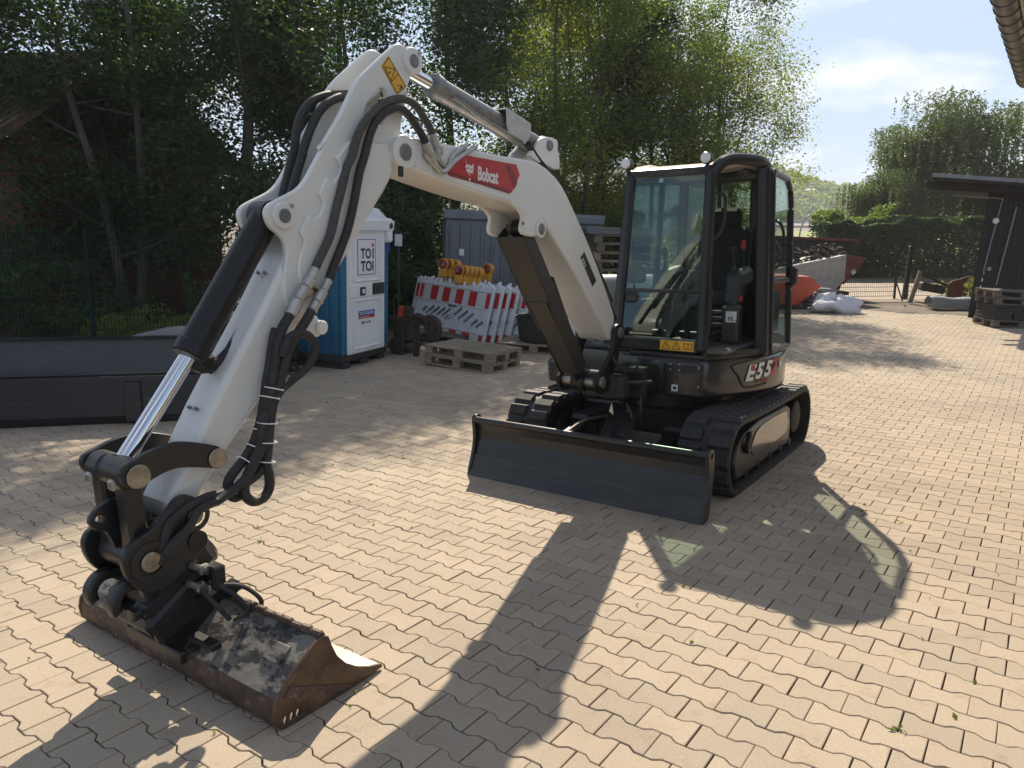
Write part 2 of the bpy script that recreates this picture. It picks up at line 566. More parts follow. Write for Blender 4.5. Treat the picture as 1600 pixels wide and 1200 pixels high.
D = {  # outlines and hose paths traced from image pixels onto planes of the machine
 'arm_plate_o': [(1.702,2.8),(1.653,2.805),(1.607,2.795),(1.564,2.784),(1.544,2.755),(1.553,2.718),(1.586,2.686),(1.602,2.657),(1.635,2.585),(1.661,2.514),(1.678,2.435),(1.688,2.357),(1.75,2.16),(1.896,1.976),(2.014,1.83),(2.127,1.694),(2.276,1.496),(2.274,1.464),(2.252,1.434),(2.24,1.404),(2.255,1.376),(2.282,1.367),(2.328,1.384),(2.371,1.418),(2.401,1.456),(2.447,1.534),(2.46,1.62),(2.439,1.727),(2.434,1.764),(2.443,1.809),(2.475,1.84),(2.511,1.865),(2.531,1.904),(2.531,1.939),(2.506,1.967),(2.449,1.997),(2.368,2.035),(2.314,2.08),(2.262,2.153),(2.204,2.238),(2.22,2.226),(2.161,2.307),(2.094,2.396),(2.052,2.459),(2.01,2.527),(1.954,2.594),(1.869,2.668),(1.766,2.753)],
 'arm_hole_o': [(1.918,2.472),(1.874,2.518),(1.83,2.562),(1.801,2.567),(1.78,2.544),(1.77,2.506),(1.791,2.443),(1.814,2.4),(1.858,2.381),(1.906,2.401),(1.933,2.431)],
 'arm_pad_o': [(2.052,2.284),(2.139,2.198),(2.109,2.159),(2.12,2.125),(2.157,2.088),(2.2,2.106),(2.253,2.025),(2.224,1.985),(2.245,1.937),(2.283,1.911),(2.312,1.933),(2.366,1.852),(2.342,1.812),(2.374,1.742),(2.387,1.677),(2.365,1.577),(2.268,1.558),(2.189,1.64),(2.023,1.839),(1.906,1.985),(1.768,2.163),(1.773,2.239),(1.801,2.302)],
 'arm_decal_o': [(1.765,2.731),(1.818,2.669),(1.707,2.551),(1.637,2.609)],
 'lnk_o': [(3.268,0.931),(3.262,0.959),(3.241,0.973),(3.204,0.983),(3.162,1.0),(3.104,1.011),(3.045,1.016),(3.005,1.012),(2.943,0.995),(2.889,0.976),(2.855,0.961),(2.834,0.934),(2.831,0.905),(2.847,0.879),(2.878,0.874),(2.93,0.888),(2.992,0.904),(3.04,0.912),(3.081,0.909),(3.12,0.899),(3.16,0.886),(3.198,0.875),(3.227,0.878),(3.255,0.895)],
 'ear_o': [(3.041,0.797),(3.016,0.797),(2.988,0.783),(2.964,0.761),(2.956,0.73),(2.959,0.71),(2.974,0.677),(3.003,0.64),(2.995,0.632),(2.974,0.629),(2.951,0.614),(2.942,0.584),(2.952,0.562),(2.976,0.537),(3.021,0.494),(3.065,0.473),(3.115,0.447),(3.187,0.442),(3.251,0.497),(3.279,0.55),(3.287,0.587),(3.286,0.618),(3.271,0.647),(3.244,0.665),(3.182,0.695),(3.142,0.718),(3.104,0.75),(3.07,0.784)],
 'boom_o': [(1.786,2.262),(1.776,2.3),(1.738,2.333),(1.652,2.354),(1.175,2.358),(0.833,2.355),(0.569,2.361),(0.404,2.351),(0.269,2.307),(0.177,2.262),(0.065,2.181),(-0.149,1.968),(-0.393,1.703),(-0.651,1.374),(-0.702,1.265),(-0.656,1.105),(-0.563,1.173),(-0.308,1.414),(0.004,1.695),(0.275,1.913),(0.367,1.99),(0.459,2.036),(0.75,2.077),(0.981,2.096),(1.364,2.148),(1.607,2.189),(1.742,2.208),(1.778,2.229)],
 'blug_o': [(0.749,2.089),(0.676,2.053),(0.642,2.036),(0.608,2.001),(0.619,1.958),(0.624,1.921),(0.59,1.892),(0.494,1.882),(0.405,1.898),(0.35,1.931),(0.352,1.989),(0.444,2.047)],
 'reddecal_o': [(1.373,2.233),(1.356,2.252),(1.244,2.313),(1.225,2.316),(0.686,2.317),(0.647,2.258),(0.733,2.144),(0.754,2.143),(1.339,2.188)],
 'blackdecal_o': [(-0.191,1.795),(-0.138,1.752),(-0.326,1.538),(-0.382,1.581)],
 'rearlug_o': [(0.462,2.401),(0.388,2.46),(0.337,2.517),(0.26,2.544),(0.124,2.541),(0.115,2.482),(0.084,2.351),(0.269,2.36)],
 'guard_o': [(0.711,2.654),(0.437,2.603),(0.442,2.522),(0.503,2.468),(0.67,2.498),(0.705,2.557)],
 'hoseA': [(1.483,-0.06,2.38),(1.499,-0.06,2.415),(1.547,-0.06,2.461),(1.602,-0.06,2.509),(1.68,-0.06,2.532),(1.771,-0.06,2.516),(1.852,-0.06,2.478),(1.931,-0.06,2.422),(1.988,-0.06,2.361),(2.031,-0.06,2.293),(2.06,-0.06,2.218),(2.098,-0.06,2.154),(2.134,-0.06,2.056),(2.171,-0.06,1.959),(2.214,-0.06,1.838),(2.281,-0.06,1.733),(2.307,-0.06,1.69)],
 'hoseB': [(1.545,-0.05,2.329),(1.569,-0.05,2.363),(1.624,-0.05,2.412),(1.692,-0.05,2.463),(1.767,-0.05,2.474),(1.841,-0.05,2.445),(1.907,-0.05,2.391),(1.951,-0.05,2.327),(1.989,-0.05,2.226),(2.029,-0.05,2.136),(2.067,-0.05,2.003),(2.112,-0.05,1.875),(2.162,-0.05,1.777),(2.217,-0.05,1.68),(2.239,-0.05,1.636)],
 'fitA': [(2.311,-0.055,1.69),(2.339,-0.055,1.643),(2.373,-0.055,1.606),(2.42,-0.055,1.55),(2.467,-0.055,1.482)],
 'fitB': [(2.239,-0.05,1.636),(2.278,-0.05,1.586),(2.316,-0.05,1.536),(2.348,-0.05,1.496)],
 'hoseA2': [(2.475,-0.045,1.483),(2.514,-0.045,1.436),(2.534,-0.045,1.393),(2.555,-0.045,1.331),(2.588,-0.045,1.171),(2.614,-0.045,1.137),(2.631,-0.045,1.026),(2.64,-0.045,0.942),(2.651,-0.045,0.857),(2.666,-0.045,0.82),(2.707,-0.045,0.795),(2.778,-0.045,0.773),(2.852,-0.045,0.764),(2.912,-0.045,0.761),(2.926,-0.045,0.762),(3.012,-0.045,0.749),(3.055,-0.045,0.729),(3.097,-0.045,0.704),(3.121,-0.045,0.652),(3.138,-0.045,0.579),(3.152,-0.045,0.552)],
 'hoseB2': [(2.364,-0.03,1.498),(2.408,-0.03,1.445),(2.461,-0.03,1.388),(2.501,-0.03,1.337),(2.535,-0.03,1.256),(2.564,-0.03,1.17),(2.597,-0.03,1.164),(2.617,-0.03,1.037),(2.635,-0.03,0.914),(2.648,-0.03,0.842),(2.637,-0.03,0.799),(2.637,-0.03,0.74),(2.664,-0.03,0.701),(2.717,-0.03,0.692),(2.757,-0.03,0.725),(2.762,-0.03,0.772),(2.735,-0.03,0.833),(2.685,-0.03,0.913),(2.66,-0.03,0.999),(2.636,-0.03,1.074)],
 'hoseC': [(2.531,-0.07,1.426),(2.544,-0.07,1.393),(2.56,-0.07,1.33),(2.583,-0.07,1.233),(2.591,-0.07,1.216),(2.622,-0.07,1.078),(2.65,-0.07,0.992),(2.687,-0.07,0.924),(2.735,-0.07,0.872),(2.788,-0.07,0.828),(2.814,-0.07,0.789),(2.806,-0.07,0.742),(2.783,-0.07,0.721),(2.75,-0.07,0.733),(2.722,-0.07,0.783),(2.686,-0.07,0.832),(2.656,-0.07,0.901),(2.639,-0.07,0.966)],
 'hoseD': [(2.546,-0.02,1.307),(2.529,-0.02,1.355),(2.494,-0.02,1.392),(2.444,-0.02,1.403),(2.388,-0.02,1.383),(2.361,-0.02,1.34),(2.374,-0.02,1.29),(2.414,-0.02,1.243),(2.504,-0.02,1.193),(2.554,-0.02,1.164),(2.594,-0.02,1.12),(2.615,-0.02,1.055),(2.631,-0.02,0.995),(2.672,-0.02,0.923),(2.742,-0.02,0.825),(2.82,-0.02,0.777),(2.894,-0.02,0.747),(2.922,-0.02,0.745),(2.988,-0.02,0.727),(3.033,-0.02,0.67),(3.097,-0.02,0.631),(3.14,-0.02,0.593)],
 'hoseL1': [(1.907,-0.21,2.527),(1.949,-0.21,2.518),(2.016,-0.21,2.496),(2.083,-0.21,2.456),(2.136,-0.21,2.401),(2.183,-0.21,2.323),(2.218,-0.21,2.249),(2.238,-0.21,2.2),(2.228,-0.21,2.216),(2.269,-0.21,2.123),(2.303,-0.21,2.036),(2.337,-0.21,1.954)],
 'hoseL2': [(1.879,-0.27,2.546),(1.948,-0.27,2.532),(2.028,-0.27,2.514),(2.106,-0.27,2.478),(2.165,-0.27,2.421),(2.199,-0.27,2.36),(2.222,-0.27,2.277),(2.225,-0.27,2.249),(2.261,-0.27,2.151),(2.303,-0.27,2.024),(2.337,-0.27,1.947)],
 'boomhose': [(0.459,-0.13,2.478),(0.366,-0.13,2.408),(0.255,-0.13,2.346),(0.122,-0.13,2.274),(0.016,-0.13,2.183),(-0.103,-0.13,2.057),(-0.247,-0.13,1.927),(-0.42,-0.13,1.765),(-0.604,-0.13,1.569),(-0.754,-0.13,1.413)],
 'boomhose2': [(0.459,-0.16,2.488),(0.304,-0.16,2.392),(0.158,-0.16,2.315),(0.038,-0.16,2.226),(-0.107,-0.16,2.099),(-0.271,-0.16,1.914),(-0.487,-0.16,1.693),(-0.686,-0.16,1.491),(-0.901,-0.16,1.248)],
 'steelpipe': [(1.505,-0.06,2.301),(1.422,-0.06,2.257),(1.358,-0.06,2.23),(1.313,-0.06,2.296),(1.187,-0.06,2.373)],
 'steelpipe2': [(1.558,-0.05,2.281),(1.477,-0.05,2.23),(1.403,-0.05,2.204),(1.303,-0.05,2.276),(1.13,-0.05,2.365)],
}
# ------------------------------------------------------------------ the excavator
# machine axes: x forward (boom side), y to its left, z up; origin on the ground under the middle of the blade
FX, FY = -0.5734, -0.8193
EXC_M = Matrix(((FX, -FY, 0, 0.469), (FY, FX, 0, 5.289), (0, 0, 1, 0), (0, 0, 0, 1)))
exc = thing('excavator', 'white and black compact excavator on rubber tracks with its arm reaching forward', 'excavator', EXC_M)
CY = -0.21                      # centre plane of boom and arm

def side(name, loops, y, t, mat, parent=exc, **k):
    return plate(name, loops, y, t, mat, parent, **k)

# ---- tracks
def track_path(n_arc=14):
    xf, xr, zc, r = -0.775, -2.565, 0.283, 0.252
    pts = []
    for i in range(n_arc + 1):
        a = math.pi / 2 - math.pi * i / n_arc
        pts.append((xf + r * math.cos(a), zc + r * math.sin(a)))
    for i in range(1, 12):
        pts.append((xf + (xr - xf) * i / 12, zc - r))
    for i in range(n_arc + 1):
        a = -math.pi / 2 - math.pi * i / n_arc
        pts.append((xr + r * math.cos(a), zc + r * math.sin(a)))
    for i in range(1, 12):
        t = i / 12
        pts.append((xr + (xf - xr) * t, zc + r - 0.012 * math.sin(math.pi * t)))
    return pts
TP = track_path()
def resample(pts, n):
    P = np.array(pts + [pts[0]])
    d = np.r_[0, np.cumsum(np.hypot(*np.diff(P, axis=0).T))]
    s = np.linspace(0, d[-1], n, endpoint=False)
    x, z = np.interp(s, d, P[:, 0]), np.interp(s, d, P[:, 1])
    e = d[-1] * 1e-3
    x2, z2 = np.interp((s + e) % d[-1], d, P[:, 0]), np.interp((s + e) % d[-1], d, P[:, 1])
    x1, z1 = np.interp((s - e) % d[-1], d, P[:, 0]), np.interp((s - e) % d[-1], d, P[:, 1])
    t = np.c_[x2 - x1, z2 - z1]
    t /= np.linalg.norm(t, axis=1)[:, None]
    return np.c_[x, z], t, d[-1]
lug_mb = MB()
# one rubber tread bar: two staggered halves with sloping flanks
for (y0, y1, dx) in ((-0.198, -0.022, -0.018), (0.022, 0.198, 0.018)):
    lo, hi, h = 0.052, 0.036, 0.026
    v = [(dx - lo, y0, 0), (dx + lo, y0, 0), (dx + lo, y1, 0), (dx - lo, y1, 0),
         (dx - hi, y0 + .012, h), (dx + hi, y0 + .012, h), (dx + hi, y1 - .008, h), (dx - hi, y1 - .008, h)]
    lug_mb.add(v, [(4, 5, 6, 7), (0, 1, 5, 4), (1, 2, 6, 5), (2, 3, 7, 6), (3, 0, 4, 7)])
    v = [(dx - .02, (y0 + y1) / 2 - .03, h), (dx + .02, (y0 + y1) / 2 - .03, h), (dx + .02, (y0 + y1) / 2 + .03, h), (dx - .02, (y0 + y1) / 2 + .03, h)]
LUG = lug_mb.mesh('tread_bar', 'rubber', 25)
for sy in (1, -1):
    yc = 0.78 * sy
    Pn, Tn, Ln = resample(TP, 150)
    mb = MB()
    v, f = [], []
    for (x, z), (tx, tz) in zip(Pn, Tn):
        nx, nz = -tz, tx            # outward for this winding
        if nx * (x + 1.67) + nz * (z - .283) < 0:
            nx, nz = -nx, -nz
        for (yy, o) in ((-.2, 0), (-.2, .03), (.2, .03), (.2, 0), (.05, -.004), (-.05, -.004)):
            v.append((x + nx * o, yc + yy, z + nz * o))
    n = len(Pn)
    for i in range(n):
        j = (i + 1) % n
        for k in range(6):
            l = (k + 1) % 6
            f.append((i * 6 + k, j * 6 + k, j * 6 + l, i * 6 + l))
    mb.add(v, f)
    belt = mb.build('rubber_track', 'rubber', exc, angle=30)
    nl = 44
    Pl, Tl, Ln = resample(TP, nl)
    for (x, z), (tx, tz) in zip(Pl, Tl):
        nx, nz = -tz, tx
        if nx * (x + 1.67) + nz * (z - .283) < 0:
            nx, nz = -nx, -nz
        ax, az = nz, -nx            # along = normal rotated so that (along, y, normal) is right handed
        M = Matrix(((ax, 0, nx, x + nx * .029), (0, 1, 0, yc), (az, 0, nz, z + nz * .029), (0, 0, 0, 1)))
        link('tread_bar', LUG, belt, M=M)
    # frame beam with rollers, front idler and rear sprocket
    fr = MB()
    prof = [(-0.80, .13), (-0.77, .24), (-0.84, .36), (-0.99, .42), (-1.35, .465), (-2.16, .465), (-2.28, .42), (-2.33, .24), (-2.30, .085), (-0.86, .078)]
    fo = side('track_frame', smooth_loop(prof, 1), yc, .30, 'track_frame_paint', bev=.02)
    ro = MB()
    for xx in (-1.05, -1.38, -1.7, -2.02, -2.3):
        ro.cyl((xx, yc - .158, .095), (xx, yc + .158, .095), .045, n=18, bev=.012)
    ro.build('track_roller', 'black_paint', fo)
    idl = MB().lathe([((-.775, yc - .12, .283), .21), ((-.775, yc - .10, .283), .235), ((-.775, yc + .10, .283), .235), ((-.775, yc + .12, .283), .21), ((-.775, yc + .10, .283), .17), ((-.775, yc + .11, .283), .06)], (0, 1, 0), 28)
    idl.build('idler_wheel', 'black_paint', exc)
    sp = MB()
    teeth = []
    for k in range(44):
        rr = .238 if k % 2 else .205
        a = 2 * math.pi * k / 44
        teeth.append((-2.565 + rr * math.cos(a), .283 + rr * math.sin(a)))
    so_ = side('drive_sprocket', teeth, yc, .07, 'black_paint', bev=.004)
    MB().lathe([((-2.565, yc - .16, .283), .12), ((-2.565, yc + .13, .283), .15), ((-2.565, yc + .145, .283), .12), ((-2.565, yc + .15, .283), .05)], (0, 1, 0), 24).build('drive_motor', 'rubber', so_)
    side('frame_panel', smooth_loop([(-1.22, .20), (-1.20, .34), (-1.40, .415), (-2.05, .425), (-2.16, .38), (-2.17, .21)], 2), yc + .152 * sy, .012, 'polished_panel', fo, bev=.004)
    ey = MB()
    ey.tube([(-1.10, yc + .155, .40), (-1.03, yc + .175, .405), (-.975, yc + .175, .35), (-1.0, yc + .165, .285), (-1.07, yc + .155, .27)], .022, n=8)
    ey.build('tie_down_ring', 'black_paint', fo)

# ---- centre of the undercarriage
mb = MB()
mb.cham((-1.62, 0, .40), (.95, 1.2, .26), .04)
mb.cham((-1.02, .42, .34), (.5, .2, .2), .03)
mb.cham((-1.02, -.42, .34), (.5, .2, .2), .03)
mb.build('carbody', 'black_paint', exc)
MB().lathe([((-1.6, 0, .52), .5), ((-1.6, 0, .66), .5), ((-1.6, 0, .67), .44), ((-1.6, 0, .705), .44)], (0, 0, 1), 40).build('slewing_ring', 'black_paint', exc)

# ---- dozer blade
prof = [(.012, 0), (-.012, .06), (-.045, .15), (-.078, .25), (-.092, .34), (-.082, .405), (-.055, .452), (-.085, .462), (-.115, .41), (-.122, .34), (-.108, .25), (-.074, .14), (-.04, .05), (-.02, 0)]
prof = [(.012, 0), (-.012, .07), (-.046, .165), (-.088, .30), (-.090, .365), (-.06, .452), (-.085, .462), (-.115, .41), (-.122, .34), (-.118, .29), (-.076, .155), (-.042, .06), (-.02, 0)]
blade = side('dozer_blade', prof, 0, 1.93, 'blade_paint', bev=.002, angle=8)
side('cutting_edge', [(.02, .002), (-.012, .075), (-.046, .165), (-.036, .168), (-.002, .08), (.034, .002)], 0, 1.945, 'worn_edge', blade, bev=.002)
MB().tube([(-.058, -.97, .452), (-.058, .97, .452)], .026, n=12, smooth=0).build('top_tube', 'blade_paint', blade)
for sy in (1, -1):
    ep = smooth_loop([(.03, 0), (-.02, .16), (-.05, .30), (-.035, .44), (-.05, .485), (-.10, .49), (-.14, .45), (-.145, .30), (-.10, .08), (-.07, 0)], 2)
    hole = [(-.09 + .022 * math.cos(a), .445 + .022 * math.sin(a)) for a in np.linspace(0, 2 * math.pi, 14, endpoint=False)]
    side('end_plate', [ep, hole], .983 * sy, .028, 'blade_paint', blade, bev=.004)
MB().beam((-.17, -.5, .26), (-.17, .5, .26), .10, .16, (1, 0, 0)).build('blade_web', 'black_paint', blade)
for sy in (1, -1):
    a = MB()
    a.beam((-.10, .44 * sy, .17), (-.98, .40 * sy, .33), .11, .15)
    a.cyl((-.98, .30 * sy, .33), (-.98, .52 * sy, .33), .075, n=16, bev=.01)
    a.build('blade_arm', 'black_paint', exc)
bc = MB()
bc.beam((-.30, .16, .40), (-.72, .035, .585), .215, .012, (0, .2, 1))
for s_ in (-1, 1):
    bc.beam((-.30 - .01, .16 + .112 * s_ * .97, .365), (-.72, .035 + .112 * s_ * .97, .55), .012, .085, (0, .2, 1))
g = bc.build('blade_cylinder_guard', 'black_paint', exc)
bz = MB()
for tt, s_ in ((.12, .06), (.12, -.06), (.8, .04)):
    bz.cyl((-.30 - .42 * tt, .16 - .125 * tt + s_, .405 + .185 * tt), (-.30 - .42 * tt + .004, .16 - .125 * tt + s_, .414 + .185 * tt), .011, n=8)
bz.build('guard_bolt', 'steel', g)
c = MB()
c.cyl((-.32, .155, .375), (-.98, -.03, .63), .055, n=18)
c.cyl((-.19, .20, .30), (-.34, .15, .37), .032, n=16)
c.cyl((-.20, .17, .30), (-.20, .28, .30), .035, n=14)
c.beam((-.12, .17, .28), (-.23, .17, .30), .03, .09)
c.beam((-.12, .28, .28), (-.23, .28, .30), .03, .09)
c.build('blade_cylinder', 'black_paint', exc)
MB().tube([(-.14, -.25, .36), (-.62, -.30, .42), (-1.1, -.28, .40)], .014, n=8).build('blade_pipe', 'steel', exc)

# ---- upper structure
def arc(r, a0, a1, n, cx=-1.6, cy=0.0):
    # tail a little flatter than a full circle
    return [(cx + .76 * r * math.cos(R(a0 + (a1 - a0) * i / n)), cy + r * math.sin(R(a0 + (a1 - a0) * i / n))) for i in range(n + 1)]
left_edge = [(-.70, .665), (-.735, .72), (-.83, .775), (-.98, .845), (-1.16, .912), (-1.35, .962), (-1.52, .988), (-1.68, .995), (-1.84, .975), (-1.97, .94)]
plan = [(-.70, .07)] + left_edge + arc(1.0, 121, 246, 18)[1:] + [(-1.25, -.97), (-.98, -.84), (-.92, -.72), (-.92, .07)]
def zplate(name, plan_, z0, z1, mat, parent=exc, bev=.012, res=2, angle=35):
    M = Matrix(((1, 0, 0, 0), (0, 1, 0, 0), (0, 0, 1, (z0 + z1) / 2), (0, 0, 0, 1)))
    return plate(name, plan_, 0, z1 - z0, mat, parent, bev=bev, M=M, res=res, angle=angle)
plat = zplate('upper_platform', plan, .705, 1.0, 'body_grey', bev=.03, res=3)
zplate('platform_lip', [(x * 1.0 + .0, y * .985) for x, y in plan], 1.0, 1.035, 'cab_grey', plat, bev=.008)
# step treads on the sill
st = MB()
for i, (x, y) in enumerate(((-1.0, .80), (-1.1, .835), (-1.2, .868), (-1.3, .895))):
    st.cham((x, y, 1.043), (.06, .03, .014), .004, rz=R(-25))
st.build('sill_tread', 'plastic_black', plat)
# raised front-left grille cover with slots and screws
gc = MB()
gc.cham((-.70, .525, .845), (.045, .315, .27), .02)
gcv = gc.build('front_cover', 'body_grey', plat)
sl = MB()
for z in (.945, .925, .905):
    sl.cham((-.676, .575, z), (.008, .11, .009), .003)
sl.build('vent_slot', 'plastic_black', gcv)
sc_ = MB()
for y, z in ((.43, .955), (.50, .957), (.43, .915), (.50, .915), (.655, .945), (.655, .80)):
    sc_.cyl((-.68, y, z), (-.673, y, z), .007, n=8)
sc_.build('cover_screw', 'zinc', gcv)
zplate('counterweight', arc(1.035, 114, 232, 22) + [(-2.1, -.6), (-2.05, .6)], .72, 1.12, 'body_grey', bev=.05, res=4)
for ang, z in ((116.5, .93), (116.5, .80)):
    x, y = -1.6 + 1.0 * math.cos(R(ang)), 1.0 * math.sin(R(ang))
    MB().cham((x, y + .012, z), (.05, .02, .045), .006, rz=R(26)).build('latch_recess', 'plastic_black', plat)
# sculpted recess line on the side
def on_left(s):
    P = np.array(left_edge)
    d = np.r_[0, np.cumsum(np.hypot(*np.diff(P, axis=0).T))]
    x, y = np.interp(s, d, P[:, 0]), np.interp(s, d, P[:, 1])
    x2, y2 = np.interp(s + .02, d, P[:, 0]), np.interp(s + .02, d, P[:, 1])
    t = Vector((x2 - x, y2 - y, 0)).normalized()
    return Vector((x, y, 0)), t, Vector((t.y, -t.x, 0)) * -1
pts = []
for s, z in ((.62, .985), (.50, .975), (.30, .955), (.28, .93), (.34, .87), (.40, .79), (.46, .765), (.60, .765), (.72, .775)):
    p, t, nrm = on_left(s)
    pts.append((p.x - t.y * .004, p.y + t.x * .004 + .006, z))
MB().tube(pts, .009, n=6, smooth=4).build('side_groove', 'plastic_black', plat)
# lettering on the side: E 5 5 Z, a small lynx head
s = .43
for ch, mt, wd, zz in (('E', 'white_decal', .115, .82), ('5', 'white_decal', .115, .828), ('5', 'white_decal', .10, .836), ('2', 'red_decal', .095, .845)):
    p, t, nrm = on_left(s)
    o = Vector((p.x, p.y, zz)) + Vector((-t.y, t.x, 0)) * -.0
    nv = Vector((t.y, -t.x, 0))
    if nv.y < 0:
        nv = -nv
    fr_ = frame_from(o + nv * .008, t, (0, 0, 1))
    text('model_letter', ch, .165, mt, fr_, plat, bold=.0065, shear=.32, sx=1.12)
    if ch == 'E':
        MB().add([fr_ @ Vector(q) for q in ((.066, .115, .002), (.114, .115, .002), (.106, .082, .002), (.058, .082, .002))], [(0, 1, 2, 3)]).build('red_bar', 'red_decal', plat, angle=0)
    s += wd * 1.06
LYNX = [(0, 1), (.12, .80), (.22, .62), (.42, .66), (.60, .60), (.86, .78), (.80, .52), (.86, .40), (.74, .34), (.80, .18), (.64, .24), (.58, .10), (.52, .22), (.47, .02), (.40, .20), (.28, .12), (.30, .28), (.10, .22), (.22, .40), (.05, .46), (.16, .62)]
def lynx(parent, fr_, size, mat='white_decal', dark='red_decal'):
    me = curve_mesh([[(x * size, y * size) for x, y in LYNX]], .0008, 0, 'lynx_emblem')
    me.transform(fr_)
    me.materials.clear()
    me.materials.append(MATS[mat])
    link('lynx_emblem', me, parent)
    e = MB()
    for q in (((.28, .52), (.45, .44), (.42, .36), (.30, .42)), ((.74, .52), (.58, .42), (.60, .34), (.72, .42)), ((.46, .26), (.56, .26), (.54, .16), (.47, .16))):
        e.add([fr_ @ Vector((a * size, b * size, .0012)) for a, b in q], [(0, 1, 2, 3)])
    e.add([fr_ @ Vector((a * size, b * size, .0010)) for a, b in ((.44, -.10), (.54, -.10), (.58, -.20), (.49, -.28), (.42, -.20))], [(0, 1, 2, 3, 4)], 1)
    e.build('emblem_mark', [dark, mat], parent, angle=0)
p, t, nrm = on_left(.93)
nv = Vector((t.y, -t.x, 0))
nv = nv if nv.y > 0 else -nv
lynx(plat, frame_from(Vector((p.x, p.y, .86)) + nv * .008, t, (0, 0, 1)), .10, 'white_decal', 'black_decal')
p, t, nrm = on_left(.58)
nv = Vector((t.y, -t.x, 0)); nv = nv if nv.y > 0 else -nv
MB().add([Vector((p.x, p.y, .79)) + nv * .009 + t * a + Vector((0, 0, b)) for a, b in ((0, 0), (.16, 0), (.165, .018), (.005, .018))], [(0, 1, 2, 3)]).build('decal_strip', 'dark_red_decal', plat, angle=0)
# small white service sticker below the cover, chassis plate
MB().box((-.6745, .47, .775), (.002, .05, .05)).build('service_sticker', 'white_decal', gcv, angle=0)
MB().box((-.673, .47, .775), (.002, .026, .022)).build('sticker_print', 'black_decal', gcv, angle=0)
MB().cyl((-.678, .47, .85), (-.672, .47, .85), .02, n=14).build('round_badge', 'plastic_grey', gcv)
MB().box((-.70, .255, .90), (.004, .055, .022)).build('small_plate', 'zinc', plat)
# white engine cover and tank cover on the right
hood = [(-1.18, -.42), (-1.16, -.66), (-1.22, -.80), (-1.42, -.93), (-1.7, -.985), (-2.05, -.88), (-2.38, -.62), (-2.45, -.42)]
ho = zplate('engine_hood', hood, 1.0, 1.60, 'white_paint', bev=.05, res=3)
zplate('engine_rear_cover', arc(.99, 120, 226, 16) + [(-2.12, -.4), (-2.12, .5)], 1.11, 1.5, 'white_paint', ho, bev=.05, res=3)
MB().cham((-.955, -.615, .985), (.07, .135, .20), .012).cham((-1.06, -.62, .90), (.2, .4, .3), .03, mi=1).build('front_right_cover', ['white_paint', 'black_paint'], plat)
MB().lathe([((-.93, -.66, .70), .14), ((-.93, -.66, .86), .15), ((-.93, -.66, .90), .12)], (0, 0, 1), 24).build('toolbox_cover', 'body_grey', plat)

# ---- cab
FRb, FRt = Vector((-.745, -.075, 1.05)), Vector((-.905, -.06, 2.40))
FLb, FLt = Vector((-.715, .655, 1.05)), Vector((-.885, .60, 2.40))
BLb, BLt = Vector((-1.27, .935, 1.05)), Vector((-1.30, .865, 2.45))
RLb, RLt = Vector((-2.02, .63, 1.05)), Vector((-1.98, .60, 2.45))
RRb, RRt = Vector((-2.05, -.08, 1.05)), Vector((-2.0, -.05, 2.45))
cab = MB()
cab.beam(FRb, FRt, .075, .085, (1, 0, 0), b=.02)
cab.beam(FLb, FLt, .075, .085, (1, 0, 0), b=.02)
cab.beam(BLb - Vector((0, 0, .05)), BLt, .10, .11, (1, 0, 0), b=.02)
cab.beam(RLb, RLt, .09, .10, (1, 0, 0), b=.02)
cab.beam(RRb, RRt, .09, .10, (1, 0, 0), b=.02)
cab.tube([FRt, FLt], .035, n=8, smooth=0)
# thick rounded rail from the front post up over the door
cab.tube([FLt - Vector((-.012, 0, .12)), FLt + Vector((-.02, .02, -.01)), FLt + Vector((-.10, .085, .075)), BLt + Vector((.12, -.03, .03)), BLt + Vector((-.02, 0, .0)), BLt - Vector((0, 0, .1))], .045, n=10)
cab.tube([BLt, RLt], .04, n=8, smooth=0)
cab.tube([RLt, RRt], .04, n=8, smooth=0)
cab.tube([RRt, FRt], .04, n=8, smooth=0)
# lower front beam, side sill, rear and right lower walls
fb = (FRb + FLb) / 2
cab.beam(FRb + Vector((.01, .02, .045)), FLb + Vector((.01, -.02, .045)), .06, .105, (0, 0, 1), b=.015)
cab.beam(FLb + Vector((0, 0, -.01)), BLb + Vector((0, 0, -.01)), .06, .05, (0, 0, 1))
cab.beam(RLb + Vector((0, 0, .3)), RRb + Vector((0, 0, .3)), .05, .6, (0, 0, 1), b=.01)
cab.beam(RRb + Vector((0, 0, .18)), FRb + Vector((0, 0, .18)), .04, .36, (0, 0, 1), b=.01)
cab.beam(BLb + Vector((0, 0, .2)), RLb + Vector((0, 0, .2)), .04, .5, (0, 0, 1), b=.01)
def lerp(a, b, t):
    return a + (b - a) * t
tm = .335
cab.beam(lerp(FRb, FRt, tm), lerp(FLb, FLt, tm), .022, .03, (0, 0, 1), b=.006)
# middle post of the right side and of the back
cab.beam(lerp(FRb, RRb, .55) + Vector((0, 0, .3)), lerp(FRt, RRt, .55), .04, .05, (1, 0, 0))
cab.beam(lerp(RRb, RLb, .5) + Vector((0, 0, .5)), lerp(RRt, RLt, .5), .035, .03, (1, 0, 0))
cabo = cab.build('cab_frame', 'cab_grey', exc)
MB().beam(FRb + Vector((.012, .06, -.055)), FLb + Vector((.012, -.01, -.055)), .02, .012).build('front_lip', 'plastic_grey', cabo)
